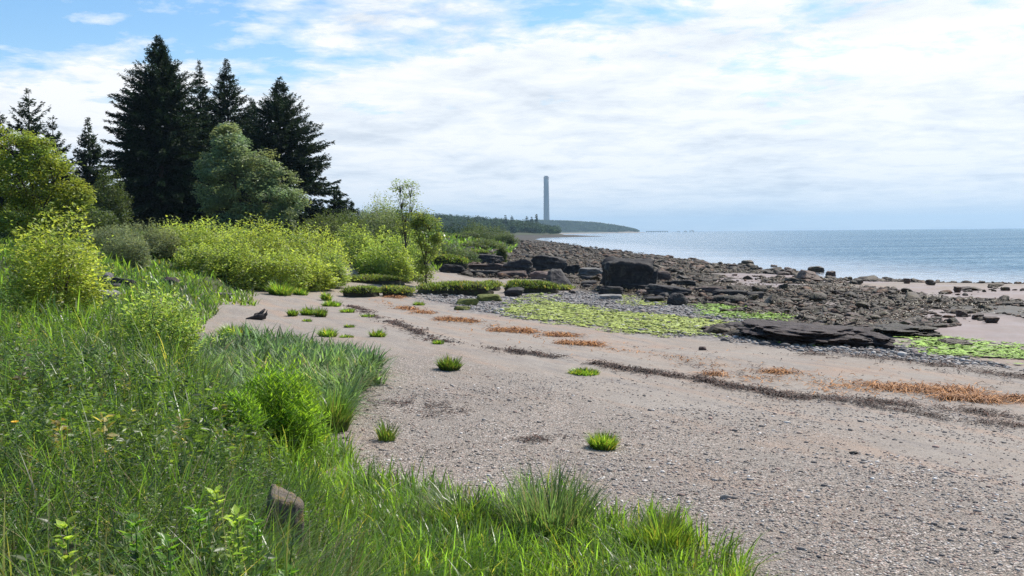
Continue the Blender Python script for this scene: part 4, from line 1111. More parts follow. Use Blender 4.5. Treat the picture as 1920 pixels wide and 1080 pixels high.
# foreground bank stone
P, T = rock_arrays(306, 5, 0.15, 0.10, 0.0, planes=10)
lo, hi = P.min(0), P.max(0); P = (P - (lo + hi) / 2) / (hi - lo)
P = P * np.array([0.27, 0.62, 0.8]) + np.array([0, 0, 0.0]); P = P + (fbm(P * 14, 3, 5)[:, None] - .5) * 0.03
fb = at(520, 960, 6.4); ztop = at(525, 893, 6.4)[2]
m1 = MB(); m1.add(P, tris=T)
o = m1.obj('boulder', M['lichen'], smooth=True, loc=(fb[0], fb[1] + .1, ztop - 0.46)); o.rotation_euler = (0.12, 0.12, 0.3)
tag(o, 'grey boulder with orange lichen set in the edge of the near bank', 'rock')

# ------------------------------------------------------------------ random boulders: nearest 230 as things, the rest as rubble
protos = []
for k in range(14):
    P, T = rock_arrays(400 + k, 3, 0.0 if k % 3 else 0.3, 0.2, 0.0, planes=9)
    m1 = MB(); m1.add(P * np.array([1, 0.85, 0.55]), tris=T)
    me = m1.mesh('boulder', M['weedrock'] if k % 3 else M['rustrock'])
    me.polygons.foreach_set('use_smooth', np.ones(len(me.polygons), bool)); me.set_sharp_from_angle(angle=math.radians(40))
    protos.append(me)
XR, YR = ROCKY[:, 0], ROCKY[:, 1]
cand = []
n = 150000
a = np.radians(RNG.uniform(-4, 29, n)); r = 30 * (420 / 30) ** RNG.random(n)
x, y = np.sin(a) * r, np.cos(a) * r
k = inpoly(ROCKY, x + (fbm2(x, y, 0.2, 3, 70) - .5) * 8, y + (fbm2(x, y, 0.2, 3, 71) - .5) * 14) | ((y > 74) & (x > tb(XS, y) - 1) & (x < tb(XW, y) + 4 * fbm2(x, y, .1, 2, 79)))
x, y = x[k], y[k]
hole = sstep(.50, .43, fbm2(x, y * .6, .16, 4, 150)) * sstep(9, 17, x) * (y < 110)
clus = (1 - .93 * hole) * np.clip(4.4 * fbm2(x, y, 0.22, 4, 72) - 1.65, 0.05, 1); k = RNG.random(len(x)) < clus; x, y = x[k], y[k]
size = np.exp(RNG.normal(-2.65, 0.62, len(x))).clip(0.03, 0.38) * np.clip(np.hypot(x, y) / 75, .75, 1.5)
# scattered outliers on sand and in the shallows
n2 = 3200
xo = RNG.uniform(12, 46, n2); yo = RNG.uniform(36, 110, n2)
k2 = (np.abs(xo / yo) < 0.52) & (fbm2(xo, yo, 0.22, 4, 73) + .25 * fbm2(xo * .2, yo * 1.0, .3, 3, 77) > 0.64) & ((inpoly(WET, xo, yo)) | (xo > tb(XW, yo) - 4)) & (xo < tb(XW, yo) + 9)
xo, yo = xo[k2], yo[k2]
x = np.concatenate([x, xo]); y = np.concatenate([y, yo]); size = np.concatenate([size, np.exp(RNG.normal(-2.3, 0.5, len(xo))).clip(.05, .38)])
app = size / np.hypot(x, y)
order = np.argsort(-app)
NB = 240
print('boulders', len(x))
for q in order[:NB]:
    o = bpy.data.objects.new('boulder', protos[RNG.integers(0, 14)]); C.objects.link(o)
    z = float(zg(x[q:q + 1], y[q:q + 1])[0]); s = float(size[q])
    o.location = (x[q], y[q], z + s * 0.22); o.scale = (s * RNG.uniform(.85, 1.35), s, s * RNG.uniform(.7, 1.1)); o.rotation_euler = (RNG.uniform(-.2, .2), RNG.uniform(-.2, .2), RNG.uniform(0, 6.28))
    inw = x[q] > tb(XW, y[q]) - 1.0; ow = inpoly(WET, x[q], y[q]) and not inpoly(ROCKY, x[q], y[q])
    if inw: lab, gr = 'weed covered boulder standing in the shallow water off the stones', 'boulders in the shallow water'
    elif ow: lab, gr = 'loose brown boulder scattered on the wet sand flat', 'boulders on the wet sand'
    else: lab, gr = 'brown weed covered boulder among many on the rocky shore', 'boulders of the rocky shore'
    tag(o, lab, 'boulder', gr)
mb = MB()
small = [rock_arrays(500 + k, 2, 0.0, 0.22, planes=9)[0] * np.array([1.1, .9, .52]) for k in range(10)]; T2 = ICO[2][1]
tiny = [rock_arrays(520 + k, 1, 0.2, 0.2)[0] * np.array([1.1, .85, .6]) for k in range(10)]; T1 = ICO[1][1]


def scatter(mb, x, y, s, col, shapes, T, sink=0.25, zoff=0.0):
    n = len(x)
    z = zg(x, y) + zoff; a = RNG.uniform(0, 2 * PI, n); ca, sa = np.cos(a), np.sin(a)
    ks = RNG.integers(0, len(shapes), n)
    for k in range(len(shapes)):
        q = np.where(ks == k)[0]
        if not len(q): continue
        S = shapes[k][None] * s[q][:, None, None] * np.stack([RNG.uniform(.8, 1.3, len(q)), np.ones(len(q)), RNG.uniform(.7, 1.1, len(q))], 1)[:, None]
        X = S[..., 0] * ca[q][:, None] - S[..., 1] * sa[q][:, None]; Yy = S[..., 0] * sa[q][:, None] + S[..., 1] * ca[q][:, None]
        V = np.stack([X + x[q][:, None], Yy + y[q][:, None], S[..., 2] + (z[q] + s[q] * sink)[:, None]], -1)
        nv = V.shape[1]
        mb.add(V.reshape(-1, 3), tris=(T[None] + (np.arange(len(q)) * nv)[:, None, None]).reshape(-1, 3), col=np.repeat(col[q], nv, 0))


rest = order[NB:24000 + NB]
cr = RNG.uniform(.5, 1.6, (len(rest), 1)) * np.where(RNG.random((len(rest), 1)) < .2, np.array([[1.5, 1.0, .75]]), np.array([[1, 1, 1.0]]))
scatter(mb, x[rest], y[rest], size[rest], cr, small, T2)
tag(mb.obj('rubble', M['rubble']), kind='stuff')
ROCKWEED = True


def stonecol(n, pal=None, v=0.25):
    pal = np.array(pal if pal is not None else [(.20, .17, .145), (.30, .26, .22), (.39, .34, .29), (.41, .305, .235), (.31, .21, .165), (.66, .61, .54), (.12, .105, .095)])
    pr = np.array([.2, .22, .2, .14, .1, .06, .08]) if len(pal) == 7 else np.full(len(pal), 1 / len(pal))
    return pal[RNG.choice(len(pal), n, p=pr)] * RNG.uniform(1 - v, 1 + v, (n, 1))


# grey cobbles round the algae and along the lower edge of the sand
mb = MB()
n = 90000; a = np.radians(RNG.uniform(-8, 29, n)); r = 18 * (70 / 18) ** RNG.random(n); x, y = np.sin(a) * r, np.cos(a) * r
k = inpoly(GREY, x + (fbm2(x, y, .6, 3, 74) - .5) * 2, y + (fbm2(x, y, .6, 3, 75) - .5) * 3); x, y = x[k][:13000], y[k][:13000]
gr_ = np.zeros(len(x), bool)
for q_ in ALGAE: gr_ |= inpoly(q_, x + RNG.normal(0, .35, len(x)), y + RNG.normal(0, .6, len(x)))
gr_ &= RNG.random(len(x)) < .55
cc_ = stonecol(len(x), [(.11, .10, .09), (.23, .21, .19), (.32, .295, .265), (.42, .39, .35), (.22, .17, .14)])
cc_[gr_] = np.array([.30, .35, .09]) * RNG.uniform(.5, 1.2, (gr_.sum(), 1))
scatter(mb, x, y, np.exp(RNG.normal(-3.45, .5, len(x))).clip(.015, .15), cc_, tiny, T1)
tag(mb.obj('cobbles', M['pebble']), kind='stuff')
# shingle near the camera
mb = MB()
x, y, r = fan(75000, 6.0, 20, -12, 30)
k = (land_d(x, y) < -0.05) & ((tb(XS, y) - x) > -1.0) & (RNG.random(len(x)) < np.clip(2.6 * fbm2(x, y, .5, 4, 76) - 0.62, 0.08, 1))
x, y, r = x[k], y[k], r[k]
print('pebbles', len(x))
scatter(mb, x, y, np.exp(RNG.normal(-4.95, .5, len(x))).clip(.004, .035) * np.clip(r / 9, .8, 1.3), stonecol(len(x)), tiny, T1, 0.15)
tag(mb.obj('shingle', M['pebble']), kind='stuff')

# ------------------------------------------------------------------ algae sheets (one stuff object)
mb = MB()
for k, poly in enumerate(ALGAE):
    lo, hi = poly.min(0), poly.max(0); st = 0.06 if k in (0, 2) else 0.05
    xs = np.arange(lo[0], hi[0], st); ys = np.arange(lo[1], hi[1], st * 1.6)
    X_, Y_ = np.meshgrid(xs, ys); sh = X_.shape
    ux, uy = X_ * .88 + Y_ * .48, -X_ * .48 + Y_ * .88; f = fbm2(ux * 1.9, uy * .55, 1.0, 5, 80 + k); f2 = fbm2(X_, Y_, 8.5, 3, 81 + k)
    ins = inpoly(poly, X_ + (fbm2(X_, Y_, 1.0, 3, 82) - .5) * 1.2, Y_ + (fbm2(X_, Y_, 1.0, 3, 83) - .5) * 2.0)
    soft = sum(inpoly(poly, X_ + (fbm2(X_, Y_, 1.0, 3, 82) - .5) * 1.4 + .45 * math.cos(q * 1.05), Y_ + (fbm2(X_, Y_, 1.0, 3, 83) - .5) * 2.2 + .9 * math.sin(q * 1.05)) * 1.0 for q in range(6)) / 6
    ok = (soft > 0.01) & ((f * 0.45 + f2 * 0.55) > (0.425 if k == 0 else 0.375 if k in (2, 3) else 0.42) + (1 - soft) * .22)
    Z = zg(X_.ravel(), Y_.ravel()).reshape(sh) + 0.022 + 0.06 * (f2 - 0.3).clip(0)
    idx = np.arange(sh[0] * sh[1]).reshape(sh)
    edge_ = (f * .45 + f2 * .55) + soft * .1
    q = (ok[:-1, :-1] & ok[1:, :-1] & ok[:-1, 1:] & ok[1:, 1:])
    Qd = np.stack([idx[:-1, :-1][q], idx[:-1, 1:][q], idx[1:, 1:][q], idx[1:, :-1][q]], 1)
    used, inv = np.unique(Qd, return_inverse=True)
    nf = int(800 * (hi[0] - lo[0]) * (hi[1] - lo[1])); fx, fy = RNG.uniform(lo[0] - .5, hi[0] + .5, nf), RNG.uniform(lo[1] - 1, hi[1] + 1, nf)
    sf_ = sum(inpoly(poly, fx + (fbm2(fx, fy, 1.0, 3, 82) - .5) * 1.4 + .5 * math.cos(q * 1.05), fy + (fbm2(fx, fy, 1.0, 3, 83) - .5) * 2.2 + 1.0 * math.sin(q * 1.05)) * 1.0 for q in range(6)) / 6
    ux, uy = fx * .88 + fy * .48, -fx * .48 + fy * .88
    dn = .55 * fbm2(ux * 1.9, uy * .55, 1.0, 5, 80 + k) + .45 * fbm2(fx, fy, 4.0, 3, 87 + k)
    kk = (sf_ > .01) & (dn + RNG.normal(0, .05, nf) > .44 + (1 - sf_) * .2); fx, fy = fx[kk][:26000], fy[kk][:26000]; nf = len(fx)
    if nf:
        aa = RNG.normal(math.atan2(-.877, .48), .5, nf); LL = RNG.uniform(.03, .13, nf) * np.where(RNG.random(nf) < .1, 2, 1)
        cf = (np.array([[.68, .95, .55]]) if k in ALGAE_RIGHT else np.array([[1.0, 1.0, 1.0]])) * RNG.uniform(.45, 1.2, (nf, 1)); pl_ = RNG.random(nf) < .15; cf[pl_] = np.array([.9, .85, 2.0]) * RNG.uniform(.6, 1, (pl_.sum(), 1))
        diamonds(mb, np.stack([fx, fy, zg(fx, fy) + RNG.uniform(.015, .05, nf)], 1), np.stack([np.cos(aa), np.sin(aa), RNG.normal(0, .08, nf)], 1), np.stack([RNG.normal(0, .2, nf), RNG.normal(0, .2, nf), np.ones(nf)], 1), LL, LL * RNG.uniform(.4, .8, nf), cf, fold=.06)
    if not len(used): continue
    V = np.stack([X_.ravel(), Y_.ravel(), Z.ravel()], 1)[used]
    g2 = fbm2(V[:, 0], V[:, 1], 2.0, 3, 85)
    base = np.array([0.68, 0.95, 0.55]) if k in ALGAE_RIGHT else np.array([1.0, 1.0, 1.0])
    c = base[None] * (0.35 + 1.1 * g2)[:, None] * RNG.uniform(.75, 1.2, (len(V), 1)); e_ = sstep(.48, .60, edge_.ravel()[used])[:, None]; c = c * e_ + np.array([.55, .5, 1.0]) * (1 - e_)
    if k == 0: pale = sstep(.5, .72, fbm2(V[:, 0], V[:, 1], .6, 3, 86))[:, None]; c = c * (1 - pale * .6) + np.array([1.1, 1.1, 1.9]) * pale * .6
    mb.add(V, quads=inv.reshape(-1, 4), col=c)
tag(mb.obj('green_algae', M['algae'], smooth=True), kind='stuff')


# ------------------------------------------------------------------ seaweed
def ribbons(mb, P, L, W, col, curl=0.6):
    n = len(P); a = RNG.uniform(0, 2 * PI, n); tw = RNG.uniform(-1, 1, n) * 1.6
    segs = 4; V = []
    for i in range(segs + 1):
        t = i / segs
        aa = a + tw * t
        cpos = P + np.stack([np.cos(a + tw * t * .5) * L * t, np.sin(a + tw * t * .5) * L * t, np.sin(t * PI * 1.0) * L * 0.22 * RNG.uniform(0, 1.2, n) + 0.004], 1)
        sd = np.stack([-np.sin(aa), np.cos(aa), RNG.uniform(-.7, .7, n)], 1) * (W * (0.5 if i not in (0, segs) else .25))[:, None]
        V += [cpos - sd, cpos + sd]
    V = np.stack(V, 1).reshape(-1, 3); m_ = 2 * (segs + 1); k = np.arange(n)[:, None] * m_
    Q = np.concatenate([k + [[2 * i, 2 * i + 1, 2 * i + 3, 2 * i + 2]] for i in range(segs)], 0)
    mb.add(V, quads=Q, col=np.repeat(col, m_, 0))


KL = [(728, 750, 555, 561, 'faint orange seaweed heap at the foot of the turf bank'), (750, 778, 575, 585, 'orange seaweed heap nearest the turf bank'), (780, 806, 585, 592, 'second orange seaweed heap from the turf bank'),
      (822, 892, 595, 607, 'long thin orange seaweed heap on the middle sand'), (925, 1002, 615, 628, 'bright orange seaweed heap below the algae edge'), (1028, 1077, 626, 637, 'orange seaweed heap right of the bright one'),
      (1052, 1122, 642, 653, 'lowest orange seaweed heap below the algae'), (1630, 1835, 712, 746, 'largest orange seaweed heap on the near sand at the right'), (1770, 1862, 743, 758, 'flat orange seaweed trail under the largest heap'),
      (1876, 1935, 743, 760, 'orange seaweed heap at the right picture edge'), (1330, 1350, 699, 704, 'tiny orange seaweed scrap on the sand beyond the dark line'), (1445, 1475, 693, 699, 'small orange seaweed scrap right of the tiny one')]
for x0, x1, y0, y1, lab in KL:
    yc = (y0 + y1) / 2 + 1; b = hit((x0 + x1) / 2, yc); D = b[1]
    pa, pb = hit(x0, y0 + (y1 - y0) * .35), hit(x1, y0 + (y1 - y0) * .75)
    dep = abs(hit((x0 + x1) / 2, y0)[1] - hit((x0 + x1) / 2, y1)[1]) * .22
    n = int(np.clip((x1 - x0) * 6, 90, 900))
    tt = RNG.random(n); lump = np.clip(fbm2(tt * 6 + x0, tt * 0, 1.0, 3, 90), 0, 1)
    px_ = pa[0] + (pb[0] - pa[0]) * tt; py_ = pa[1] + (pb[1] - pa[1]) * tt
    px_ = px_ + RNG.normal(0, .05, n); py_ = py_ + RNG.normal(0, dep * .5, n) * (.3 + 1.4 * lump)
    L = RNG.uniform(.12, .5, n); W = RNG.uniform(.006, .015, n) * max(1, D / 20)
    hz = RNG.random(n) * 0.035 * np.exp(-((tt - .45) / .35) ** 2)
    Pz = np.stack([px_, py_, zg(px_, py_) + hz], 1) - b
    c = RNG.uniform(.55, 1.35, (n, 1)) * np.where(RNG.random((n, 1)) < .35, np.array([[.42, .36, .4]]), np.array([[1, 1, 1.0]]))
    mk = MB(); ribbons(mk, Pz, L, W, c)
    o = mk.obj('seaweed_heap', M['kelp'], loc=b); tag(o, lab, 'seaweed', 'heaps of orange seaweed on the sand')


def strand(pts, n, width, seed):
    pts = np.array([hit(*p) for p in pts]); t = RNG.random(n) * (len(pts) - 1); i = np.minimum(t.astype(int), len(pts) - 2); f = (t - i)[:, None]
    p = pts[i] * (1 - f) + pts[i + 1] * f
    dx = (fbm2(p[:, 1], p[:, 0], .35, 3, seed) - .5) * 1.6
    wv = width * (-.15 + 1.7 * fbm2(p[:, 0], p[:, 1], .6, 3, seed + 1))
    q = RNG.normal(0, 1, n) * np.abs(wv) * np.where(RNG.random(n) < .38, 4.5, 1)
    px_ = p[:, 0] + dx + q * .8; py_ = p[:, 1] + q * .5 + RNG.normal(0, .1, n)
    k = (fbm2(px_, py_, 1.3, 4, seed + 2) > RNG.uniform(.30, .52, n)) & (fbm2(px_, py_, 4.5, 2, seed + 3) > .40)
    return px_[k], py_[k]


mb = MB()
S1 = [(655, 573), (700, 592), (760, 615), (830, 640), (930, 655), (1040, 672), (1130, 685), (1240, 703), (1340, 717), (1440, 732), (1560, 746)]
S2 = [(1480, 738), (1600, 755), (1700, 772), (1800, 790), (1900, 800), (1990, 812)]
S3 = [(1560, 745), (1650, 755), (1750, 766), (1850, 782), (1990, 800)]
S4 = [(1500, 660), (1600, 668), (1700, 680), (1800, 694), (1920, 712), (1990, 722)]
S5 = [(700, 745), (770, 760), (820, 770), (880, 785)]
S6 = [(900, 835), (950, 828), (990, 826)]
S7 = [(1180, 650), (1300, 680), (1400, 700), (1550, 715)]
for pts, n, w, sd, ll in [(S1, 6500, .10, 100, .10), (S2, 900, .12, 103, .10), (S3, 1300, .11, 106, .10), (S4, 1500, .2, 109, .12), (S5, 900, .35, 112, .05), (S6, 450, .22, 115, .05), (S7, 350, .9, 118, .08)]:
    px_, py_ = strand(pts, n, w, sd)
    n_ = len(px_); P = np.stack([px_, py_, zg(px_, py_) + RNG.random(n_) * .03], 1); D = py_
    ribbons(mb, P, RNG.uniform(.4, 2.6, n_) * ll, RNG.uniform(.005, .016, n_) * np.clip(D / 14, 1, 2.2), RNG.uniform(.5, 1.7, (n_, 1)) * np.where(RNG.random((n_, 1)) < .25, np.array([[1.7, 1.1, .8]]), np.array([[1, 1, 1.0]])))
n = 1300; x, y, r = fan(n, 7, 30, -12, 30); k = (land_d(x, y) < -.3) & (x < tb(XS, y) + 8) & (fbm2(x, y, .4, 3, 121) > .5); x, y = x[k], y[k]; n_ = len(x)
ribbons(mb, np.stack([x, y, zg(x, y) + .004], 1), RNG.uniform(.02, .09, n_), RNG.uniform(.006, .016, n_), RNG.uniform(.6, 2.4, (n_, 1)) * np.array([[1.2, 1, .9]]))
mo = MB()
So = [[(700, 560), (760, 580), (860, 602), (960, 622), (1080, 645)], [(1080, 645), (1250, 668), (1400, 690), (1600, 712)], [(1560, 712), (1700, 735), (1800, 752), (1990, 765)], [(1400, 706), (1560, 722), (1640, 735)]]
for q_, pts in enumerate(So):
    px_, py_ = strand(pts, 420, .4, 130 + q_ * 3); n_ = len(px_)
    ribbons(mo, np.stack([px_, py_, zg(px_, py_) + RNG.random(n_) * .01], 1), RNG.uniform(.04, .25, n_), RNG.uniform(.008, .02, n_) * np.clip(py_ / 22, 1, 2), RNG.uniform(.4, 1.3, (n_, 1)) * np.array([[1, 1, 1.0]]))
tag(mo.obj('orange_seaweed_litter', M['kelp']), kind='stuff')
tag(mb.obj('seaweed_litter', M['wrack']), kind='stuff')

mr = MB(); n = 60000
a = np.radians(RNG.uniform(-3, 29, n)); r = 34 * (200 / 34) ** RNG.random(n); x, y = np.sin(a) * r, np.cos(a) * r
k = (inpoly(ROCKY, x, y) | ((y > 74) & (x > tb(XS, y)) & (x < tb(XW, y)))) & ~((fbm2(x, y * .6, .16, 4, 150) < .47) & (x > 12) & (y < 110)) & (fbm2(x, y, .3, 4, 140) + .35 * (fbm2(x, y, 2.2, 2, 141) - .5) > .53)
x, y = x[k][:14000], y[k][:14000]; n_ = len(x)
cw = np.array([[1, 1, 1.0]]) * RNG.uniform(.4, 1.7, (n_, 1)); br = RNG.random(n_) < .3; cw[br] *= np.array([1.3, .8, .7])
ribbons(mr, np.stack([x, y, zg(x, y) + RNG.uniform(.02, .16, n_)], 1), RNG.uniform(.12, .4, n_), RNG.uniform(.03, .08, n_) * np.clip(y / 60, .7, 1.6), cw)
tag(mr.obj('rock_seaweed', M['bladder']), kind='stuff')

# ------------------------------------------------------------------ turf mounds
TM = [(640, 712, 533, 558, 'green turf mound leftmost, just below the path', 600), (711, 782, 534, 557, 'dark turf mound with an eroded sandy end', 500), (774, 926, 526, 553, 'longest turf mound in the middle of the row', 1300),
      (904, 940, 524, 545, 'short steep turf mound behind the end of the longest one', 300), (938, 1050, 522, 551, 'olive turf mound between the low dark hump and the pointed boulder', 1000), (1046, 1074, 536, 546, 'small flat turf mound below the pointed boulder', 160),
      (650, 760, 514, 533, 'grassy mound at the foot of the sapling bushes', 900), (815, 878, 470, 506, 'steep grassy mound above the shadowed ledge', 800), (868, 920, 466, 478, 'pale grassy cap on top of the uppermost slab', 500)]
for q, (x0, x1, y0, y1, lab, n) in enumerate(TM):
    cx = (x0 + x1) / 2; b = hit(cx, y1); D = b[1]; W = (x1 - x0) / F * D; Hh = max(at(cx, y0 + (y1 - y0) * .2, D)[2] - b[2], .1)
    t = thing('turf_mound', b, lab, 'turf mound', 'turf mounds at the head of the beach')
    P, T = rock_arrays(700 + q, 4, .5, .14, 0)
    lo, hi = P.min(0), P.max(0); P = (P - (lo + hi) / 2) / (hi - lo); dep = max(W * .5, 1.6)
    P = P * np.array([W, dep, Hh * 2.0]); P[:, 1] += dep * .48; P[:, 2] -= .04 * Hh
    m1 = MB(); m1.add(P, tris=T); m1.obj('soil', M['turf_soil'], t, True)
    pick = RNG.choice(np.where(P[:, 2] > Hh * .42)[0], int(n * 3.0)); rt_ = P[pick] + RNG.normal(0, 1, (len(pick), 3)) * np.array([.12, .1, 0.0]); rt_[:, 2] -= .03
    m1 = MB(); nn = len(rt_)
    blades(m1, rt_, RNG.uniform(.06, .24, nn), np.full(nn, D * .0011), RNG.uniform(0, 2 * PI, nn), RNG.uniform(.1, .9, nn), RNG.uniform(.1, .9, nn), gcol(nn, rt_[:, 0] + b[0], rt_[:, 1] + b[1], .35, .45, 13), segs=2)
    tag(m1.obj('turf_grass', M['turf'], t), kind='stuff')
for q, (x0, x1, y0, y1, lab) in enumerate([(889, 942, 552, 565, 'green mossy hump below the low dark rock'), (853, 898, 560, 572, 'olive mossy hump on the grey pebbles'), (850, 882, 574, 581, 'smallest flat yellowish mossy hump')]):
    rock(x0, x1, y0, y1, lab, 'moss', 720 + q, 0.2, 0.7, 0.0, 4, 'mossy_hump', 'mossy humps on the pebbles', 0.6, cat='mossy hump')

# ------------------------------------------------------------------ path, driftwood, leafy weeds, flower
pl = np.array([hit(632, 507)[:2], hit(665, 513)[:2], hit(690, 521)[:2], hit(735, 532)[:2], hit(770, 545)[:2]])
m1 = MB(); s = np.linspace(0, len(pl) - 1, 40); cx_ = np.interp(s, range(len(pl)), pl[:, 0]); cy_ = np.interp(s, range(len(pl)), pl[:, 1])
V = []
for i in range(40):
    for j in range(5):
        V.append((cx_[i] + (j / 4 - .5) * .5, cy_[i] + (j / 4 - .5) * 2.0, 0))
V = np.array(V); V[:, 2] = zg(V[:, 0], V[:, 1]) + .02
m1.add(V, quads=[(i * 5 + j, i * 5 + j + 1, (i + 1) * 5 + j + 1, (i + 1) * 5 + j) for i in range(39) for j in range(4)])
tag(m1.obj('path', M['path']), kind='structure')

b = hit(486, 600); t = thing('driftwood', b, 'dark forked driftwood stump lying on the upper sand', 'driftwood')
m1 = MB(); tube(m1, [(-.42, 0, .03), (-.2, .02, .06), (0, 0, .10), (.2, -.03, .12)], [.03, .07, .11, .09], 8); m1.obj('log', M['drift'], t, True)
for pts, rr_ in [([(-.05, 0, .08), (.08, .03, .24), (.18, .05, .34)], [.09, .06, .03]), ([(.12, 0, .1), (.24, -.04, .2), (.26, -.02, .31)], [.08, .05, .02]), ([(-.15, 0, .06), (-.12, .05, .18), (-.04, .1, .22)], [.06, .045, .02])]:
    m1 = MB(); tube(m1, pts, rr_, 7); m1.obj('branch', M['drift'], t, True)
b = hit(425, 558); m1 = MB(); tube(m1, [(-.75, 0, .16), (-.3, .02, .12), (.3, 0, .08), (.36, 0, .07)], [.07, .1, .11, .1], 8)
tag(m1.obj('driftwood', M['palewood'], smooth=True, loc=b), 'pale weathered log at the foot of the bank by the hedge', 'driftwood')


def leafy(px, py, Y, hpx, label, n=16, leaf=.10, seed=0):
    g = np.random.default_rng(seed)
    tp = at(px, py, Y); b = tp.copy(); b[2] = zt(b[0], b[1]); H = max(tp[2] - b[2], .25)
    t = thing('leafy_weed', b, label, 'plant', 'leafy weeds in the near bank')
    m1 = MB(); s = np.linspace(0, 1, 5); tube(m1, np.stack([.03 * np.sin(s * 2), .02 * s, s * H], 1), np.linspace(.006, .003, 5), 6); m1.obj('stem', M['weed'], t)
    mf = MB(); nl = n; zz = H * (0.3 + .7 * np.linspace(0, 1, nl) ** .7); a = np.arange(nl) * 2.4 + g.uniform(0, 6)
    for k in range(nl):
        dr = np.array([math.cos(a[k]), math.sin(a[k]), g.uniform(.1, .9)]); c = g.uniform(.9, 1.5)
        P0 = np.array([0.02, .02, zz[k]]); L = leaf * g.uniform(.7, 1.25)
        # lobed leaf: three diamonds
        for da, f in ((0, 1.0), (.55, .7), (-.55, .7)):
            d2 = np.array([math.cos(a[k] + da), math.sin(a[k] + da), dr[2]])
            diamonds(mf, (P0 + norm(dr) * L * .25)[None], d2[None], np.array([[-.4 * math.cos(a[k]), -.4 * math.sin(a[k]), 1.0]]), L * f, L * f * .5, np.array([[c, c * 1.05, c * .8]]))
    mf.obj('foliage', M['knot' if seed % 3 == 0 else 'bright_grass'], t)


for q, (px, py, Y, lab) in enumerate([(432, 895, 4.6, 'leafy weed with a broad bright leaf left of the lichened boulder'), (360, 885, 4.8, 'leafy weed with upright pale leaf above the dry stalks'), (240, 905, 4.4, 'leafy weed clump low in the left of the near bank'),
                                      (110, 915, 4.2, 'dark stemmed leafy weed near the left picture corner'), (470, 905, 4.9, 'leafy weed touching the lichened boulder'), (300, 940, 4.0, 'pale leafy weed at the bottom of the near bank'),
                                      (395, 850, 5.4, 'taller leafy weed behind the broad-leaved one'), (530, 1000, 4.3, 'leafy weed in front of the lichened boulder')]):
    leafy(px, py + 75, Y, 0, lab, 30, .058, q)
b = at(28, 792, 6.0); zb_ = zt(b[0], b[1]); t = thing('buttercup', (b[0], b[1], zb_), 'single yellow buttercup flower in the grass at the left edge', 'flower')
H = b[2] - zb_; m1 = MB(); tube(m1, [(0, 0, 0), (.01, 0, H * .5), (0, 0, H)], [.003, .003, .002], 5); m1.obj('stem', M['weed'], t)
m1 = MB(); k = np.arange(6) * PI / 3
diamonds(m1, np.tile([[0, 0, H]], (6, 1)), np.stack([np.cos(k), np.sin(k), np.full(6, .25)], 1), np.tile([[0, -0.6, 1.0]], (6, 1)), .026, .02, np.ones((6, 3))); m1.obj('petals', M['petal'], t)

# ------------------------------------------------------------------ air
import bmesh
bm = bmesh.new(); bmesh.ops.create_cube(bm, size=1.0)
me = bpy.data.meshes.new('haze'); bm.to_mesh(me); bm.free()
hz = bpy.data.objects.new('haze', me); C.objects.link(hz)
hz.scale = (40000, 40000, 266); hz.location = (0, 0, 266 / 2 - 5.2)
m, t_, o_ = nt('haze_air'); v = N(t_, 'ShaderNodeVolumePrincipled'); v.inputs['Density'].default_value = 1.15e-4; v.inputs['Color'].default_value = (0.56, 0.80, 1.0, 1); v.inputs['Anisotropy'].default_value = 0.2
t_.links.new(v.outputs[0], o_.inputs['Volume']); me.materials.append(m); tag(hz, kind='stuff')

# ------------------------------------------------------------------ sun and sky
SUN_EL, SUN_AZ = math.radians(54), math.radians(52)
sd = Vector((math.sin(SUN_AZ) * math.cos(SUN_EL), math.cos(SUN_AZ) * math.cos(SUN_EL), math.sin(SUN_EL)))
ld = bpy.data.lights.new('sun', 'SUN'); ld.energy = 4.8; ld.angle = math.radians(0.5); ld.color = (1.0, 0.95, 0.88)
lo = bpy.data.objects.new('sun', ld); C.objects.link(lo); lo.rotation_euler = sd.to_track_quat('Z', 'Y').to_euler(); lo.location = (0, 0, 100)

W = bpy.data.worlds.new('World'); bpy.context.scene.world = W; W.use_nodes = True
t = W.node_tree; t.nodes.clear()
out = N(t, 'ShaderNodeOutputWorld'); bg = N(t, 'ShaderNodeBackground'); bg.inputs['Strength'].default_value = 0.1
sky = N(t, 'ShaderNodeTexSky'); sky.sky_type = 'NISHITA'; sky.sun_disc = False; sky.sun_elevation = SUN_EL; sky.sun_rotation = SUN_AZ; sky.air_density = 1.0; sky.dust_density = 0.6; sky.ozone_density = 1.5
tc = N(t, 'ShaderNodeTexCoord'); G = tc.outputs['Generated']
sx = N(t, 'ShaderNodeSeparateXYZ'); t.links.new(G, sx.inputs[0])
zc = math2(t, 'ADD', math2(t, 'MAXIMUM', sx.outputs[2], 0.0), 0.10)
cx = N(t, 'ShaderNodeCombineXYZ'); t.links.new(math2(t, 'DIVIDE', sx.outputs[0], zc), cx.inputs[0]); t.links.new(math2(t, 'DIVIDE', sx.outputs[1], zc), cx.inputs[1]); cx.inputs[2].default_value = 0.3
n1 = noise(t, cx.outputs[0], 1.25, 9, 0.60, 0.25)
n2 = noise(t, cx.outputs[0], 4.2, 6, 0.62, 0.3)
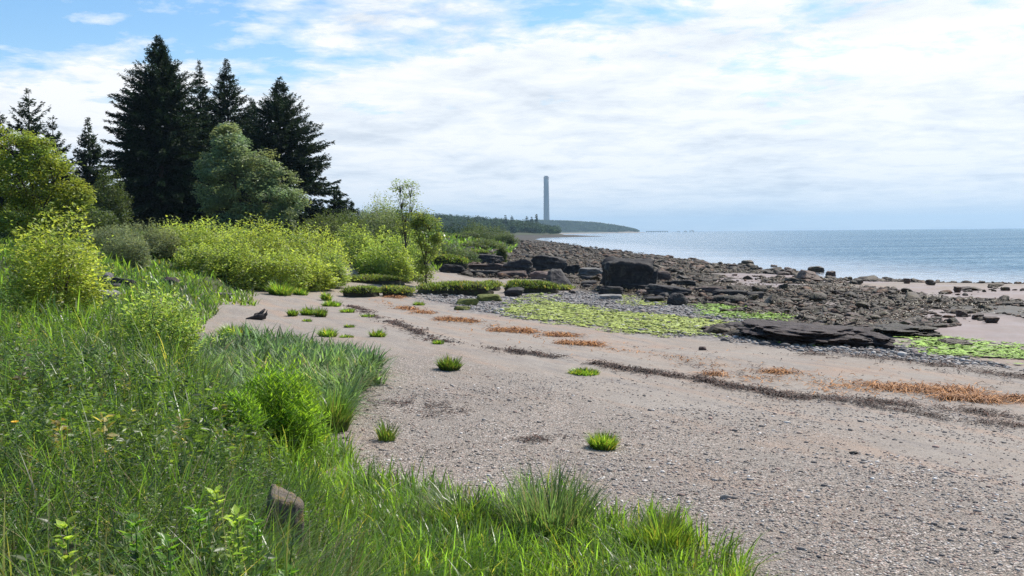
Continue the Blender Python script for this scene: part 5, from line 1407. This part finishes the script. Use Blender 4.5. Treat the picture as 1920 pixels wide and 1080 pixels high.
# cover: closed deck low over the sea, breaking up higher and towards the left of the photo
cov = math2(t, 'MULTIPLY', ramp(t, sx.outputs[2], [(0.13, 0.0), (0.24, 1.0)]), 0.12)
lf = N(t, 'ShaderNodeMapRange'); lf.inputs['From Min'].default_value = -0.22; lf.inputs['From Max'].default_value = -0.46; t.links.new(sx.outputs[0], lf.inputs['Value'])
cov = math2(t, 'ADD', cov, math2(t, 'MULTIPLY', math2(t, 'MULTIPLY', lf.outputs[0], ramp(t, sx.outputs[2], [(0.13, 0.0), (0.18, 1.0)])), 0.33))
cov = math2(t, 'SUBTRACT', cov, ramp(t, sx.outputs[2], [(0.08, 0.15), (0.13, 0.0)]))
bk = N(t, 'ShaderNodeMapRange'); bk.inputs['From Min'].default_value = 0.75; bk.inputs['From Max'].default_value = 0.1; t.links.new(sx.outputs[1], bk.inputs['Value'])
cov = math2(t, 'ADD', cov, math2(t, 'MULTIPLY', bk.outputs[0], 0.16))
m_ = math2(t, 'SUBTRACT', math2(t, 'ADD', n1, math2(t, 'MULTIPLY', math2(t, 'SUBTRACT', n2, 0.5), 0.35)), cov)
mask = ramp(t, m_, [(0.30, 0.0), (0.44, 1.0)])
shade = noise(t, cx.outputs[0], 0.9, 7, 0.62, 0.4)
cl = ramp(t, math2(t, 'ADD', math2(t, 'MULTIPLY', shade, 0.6), math2(t, 'MULTIPLY', n2, 0.4)), [(0.36, (0.66, 0.71, 0.78)), (0.47, (0.86, 0.895, 0.935)), (0.56, (1.0, 1.0, 1.0))])
vm = N(t, 'ShaderNodeVectorMath'); vm.operation = 'SCALE'; vm.inputs['Scale'].default_value = 9.2; t.links.new(cl, vm.inputs[0])
hs = N(t, 'ShaderNodeHueSaturation'); hs.inputs['Saturation'].default_value = 1.3; hs.inputs['Value'].default_value = 1.45; t.links.new(sky.outputs[0], hs.inputs['Color'])
col = mixc(t, mask, hs.outputs[0], vm.outputs[0])
t.links.new(col, bg.inputs['Color']); t.links.new(bg.outputs[0], out.inputs[0])

sc = bpy.context.scene
sc.view_settings.view_transform = 'Standard'; sc.view_settings.look = 'None'; sc.view_settings.exposure = 0.28; sc.view_settings.gamma = 1.0
sc.render.engine = 'CYCLES'
sc.cycles.use_denoising = True; sc.cycles.denoiser = 'OPENIMAGEDENOISE'; sc.cycles.denoising_input_passes = 'RGB_ALBEDO_NORMAL'; sc.cycles.denoising_prefilter = 'NONE'
sc.cycles.max_bounces = 6; sc.cycles.diffuse_bounces = 3; sc.cycles.glossy_bounces = 2; sc.cycles.transmission_bounces = 3; sc.cycles.volume_bounces = 0; sc.cycles.transparent_max_bounces = 6
sc.cycles.caustics_reflective = False; sc.cycles.caustics_refractive = False
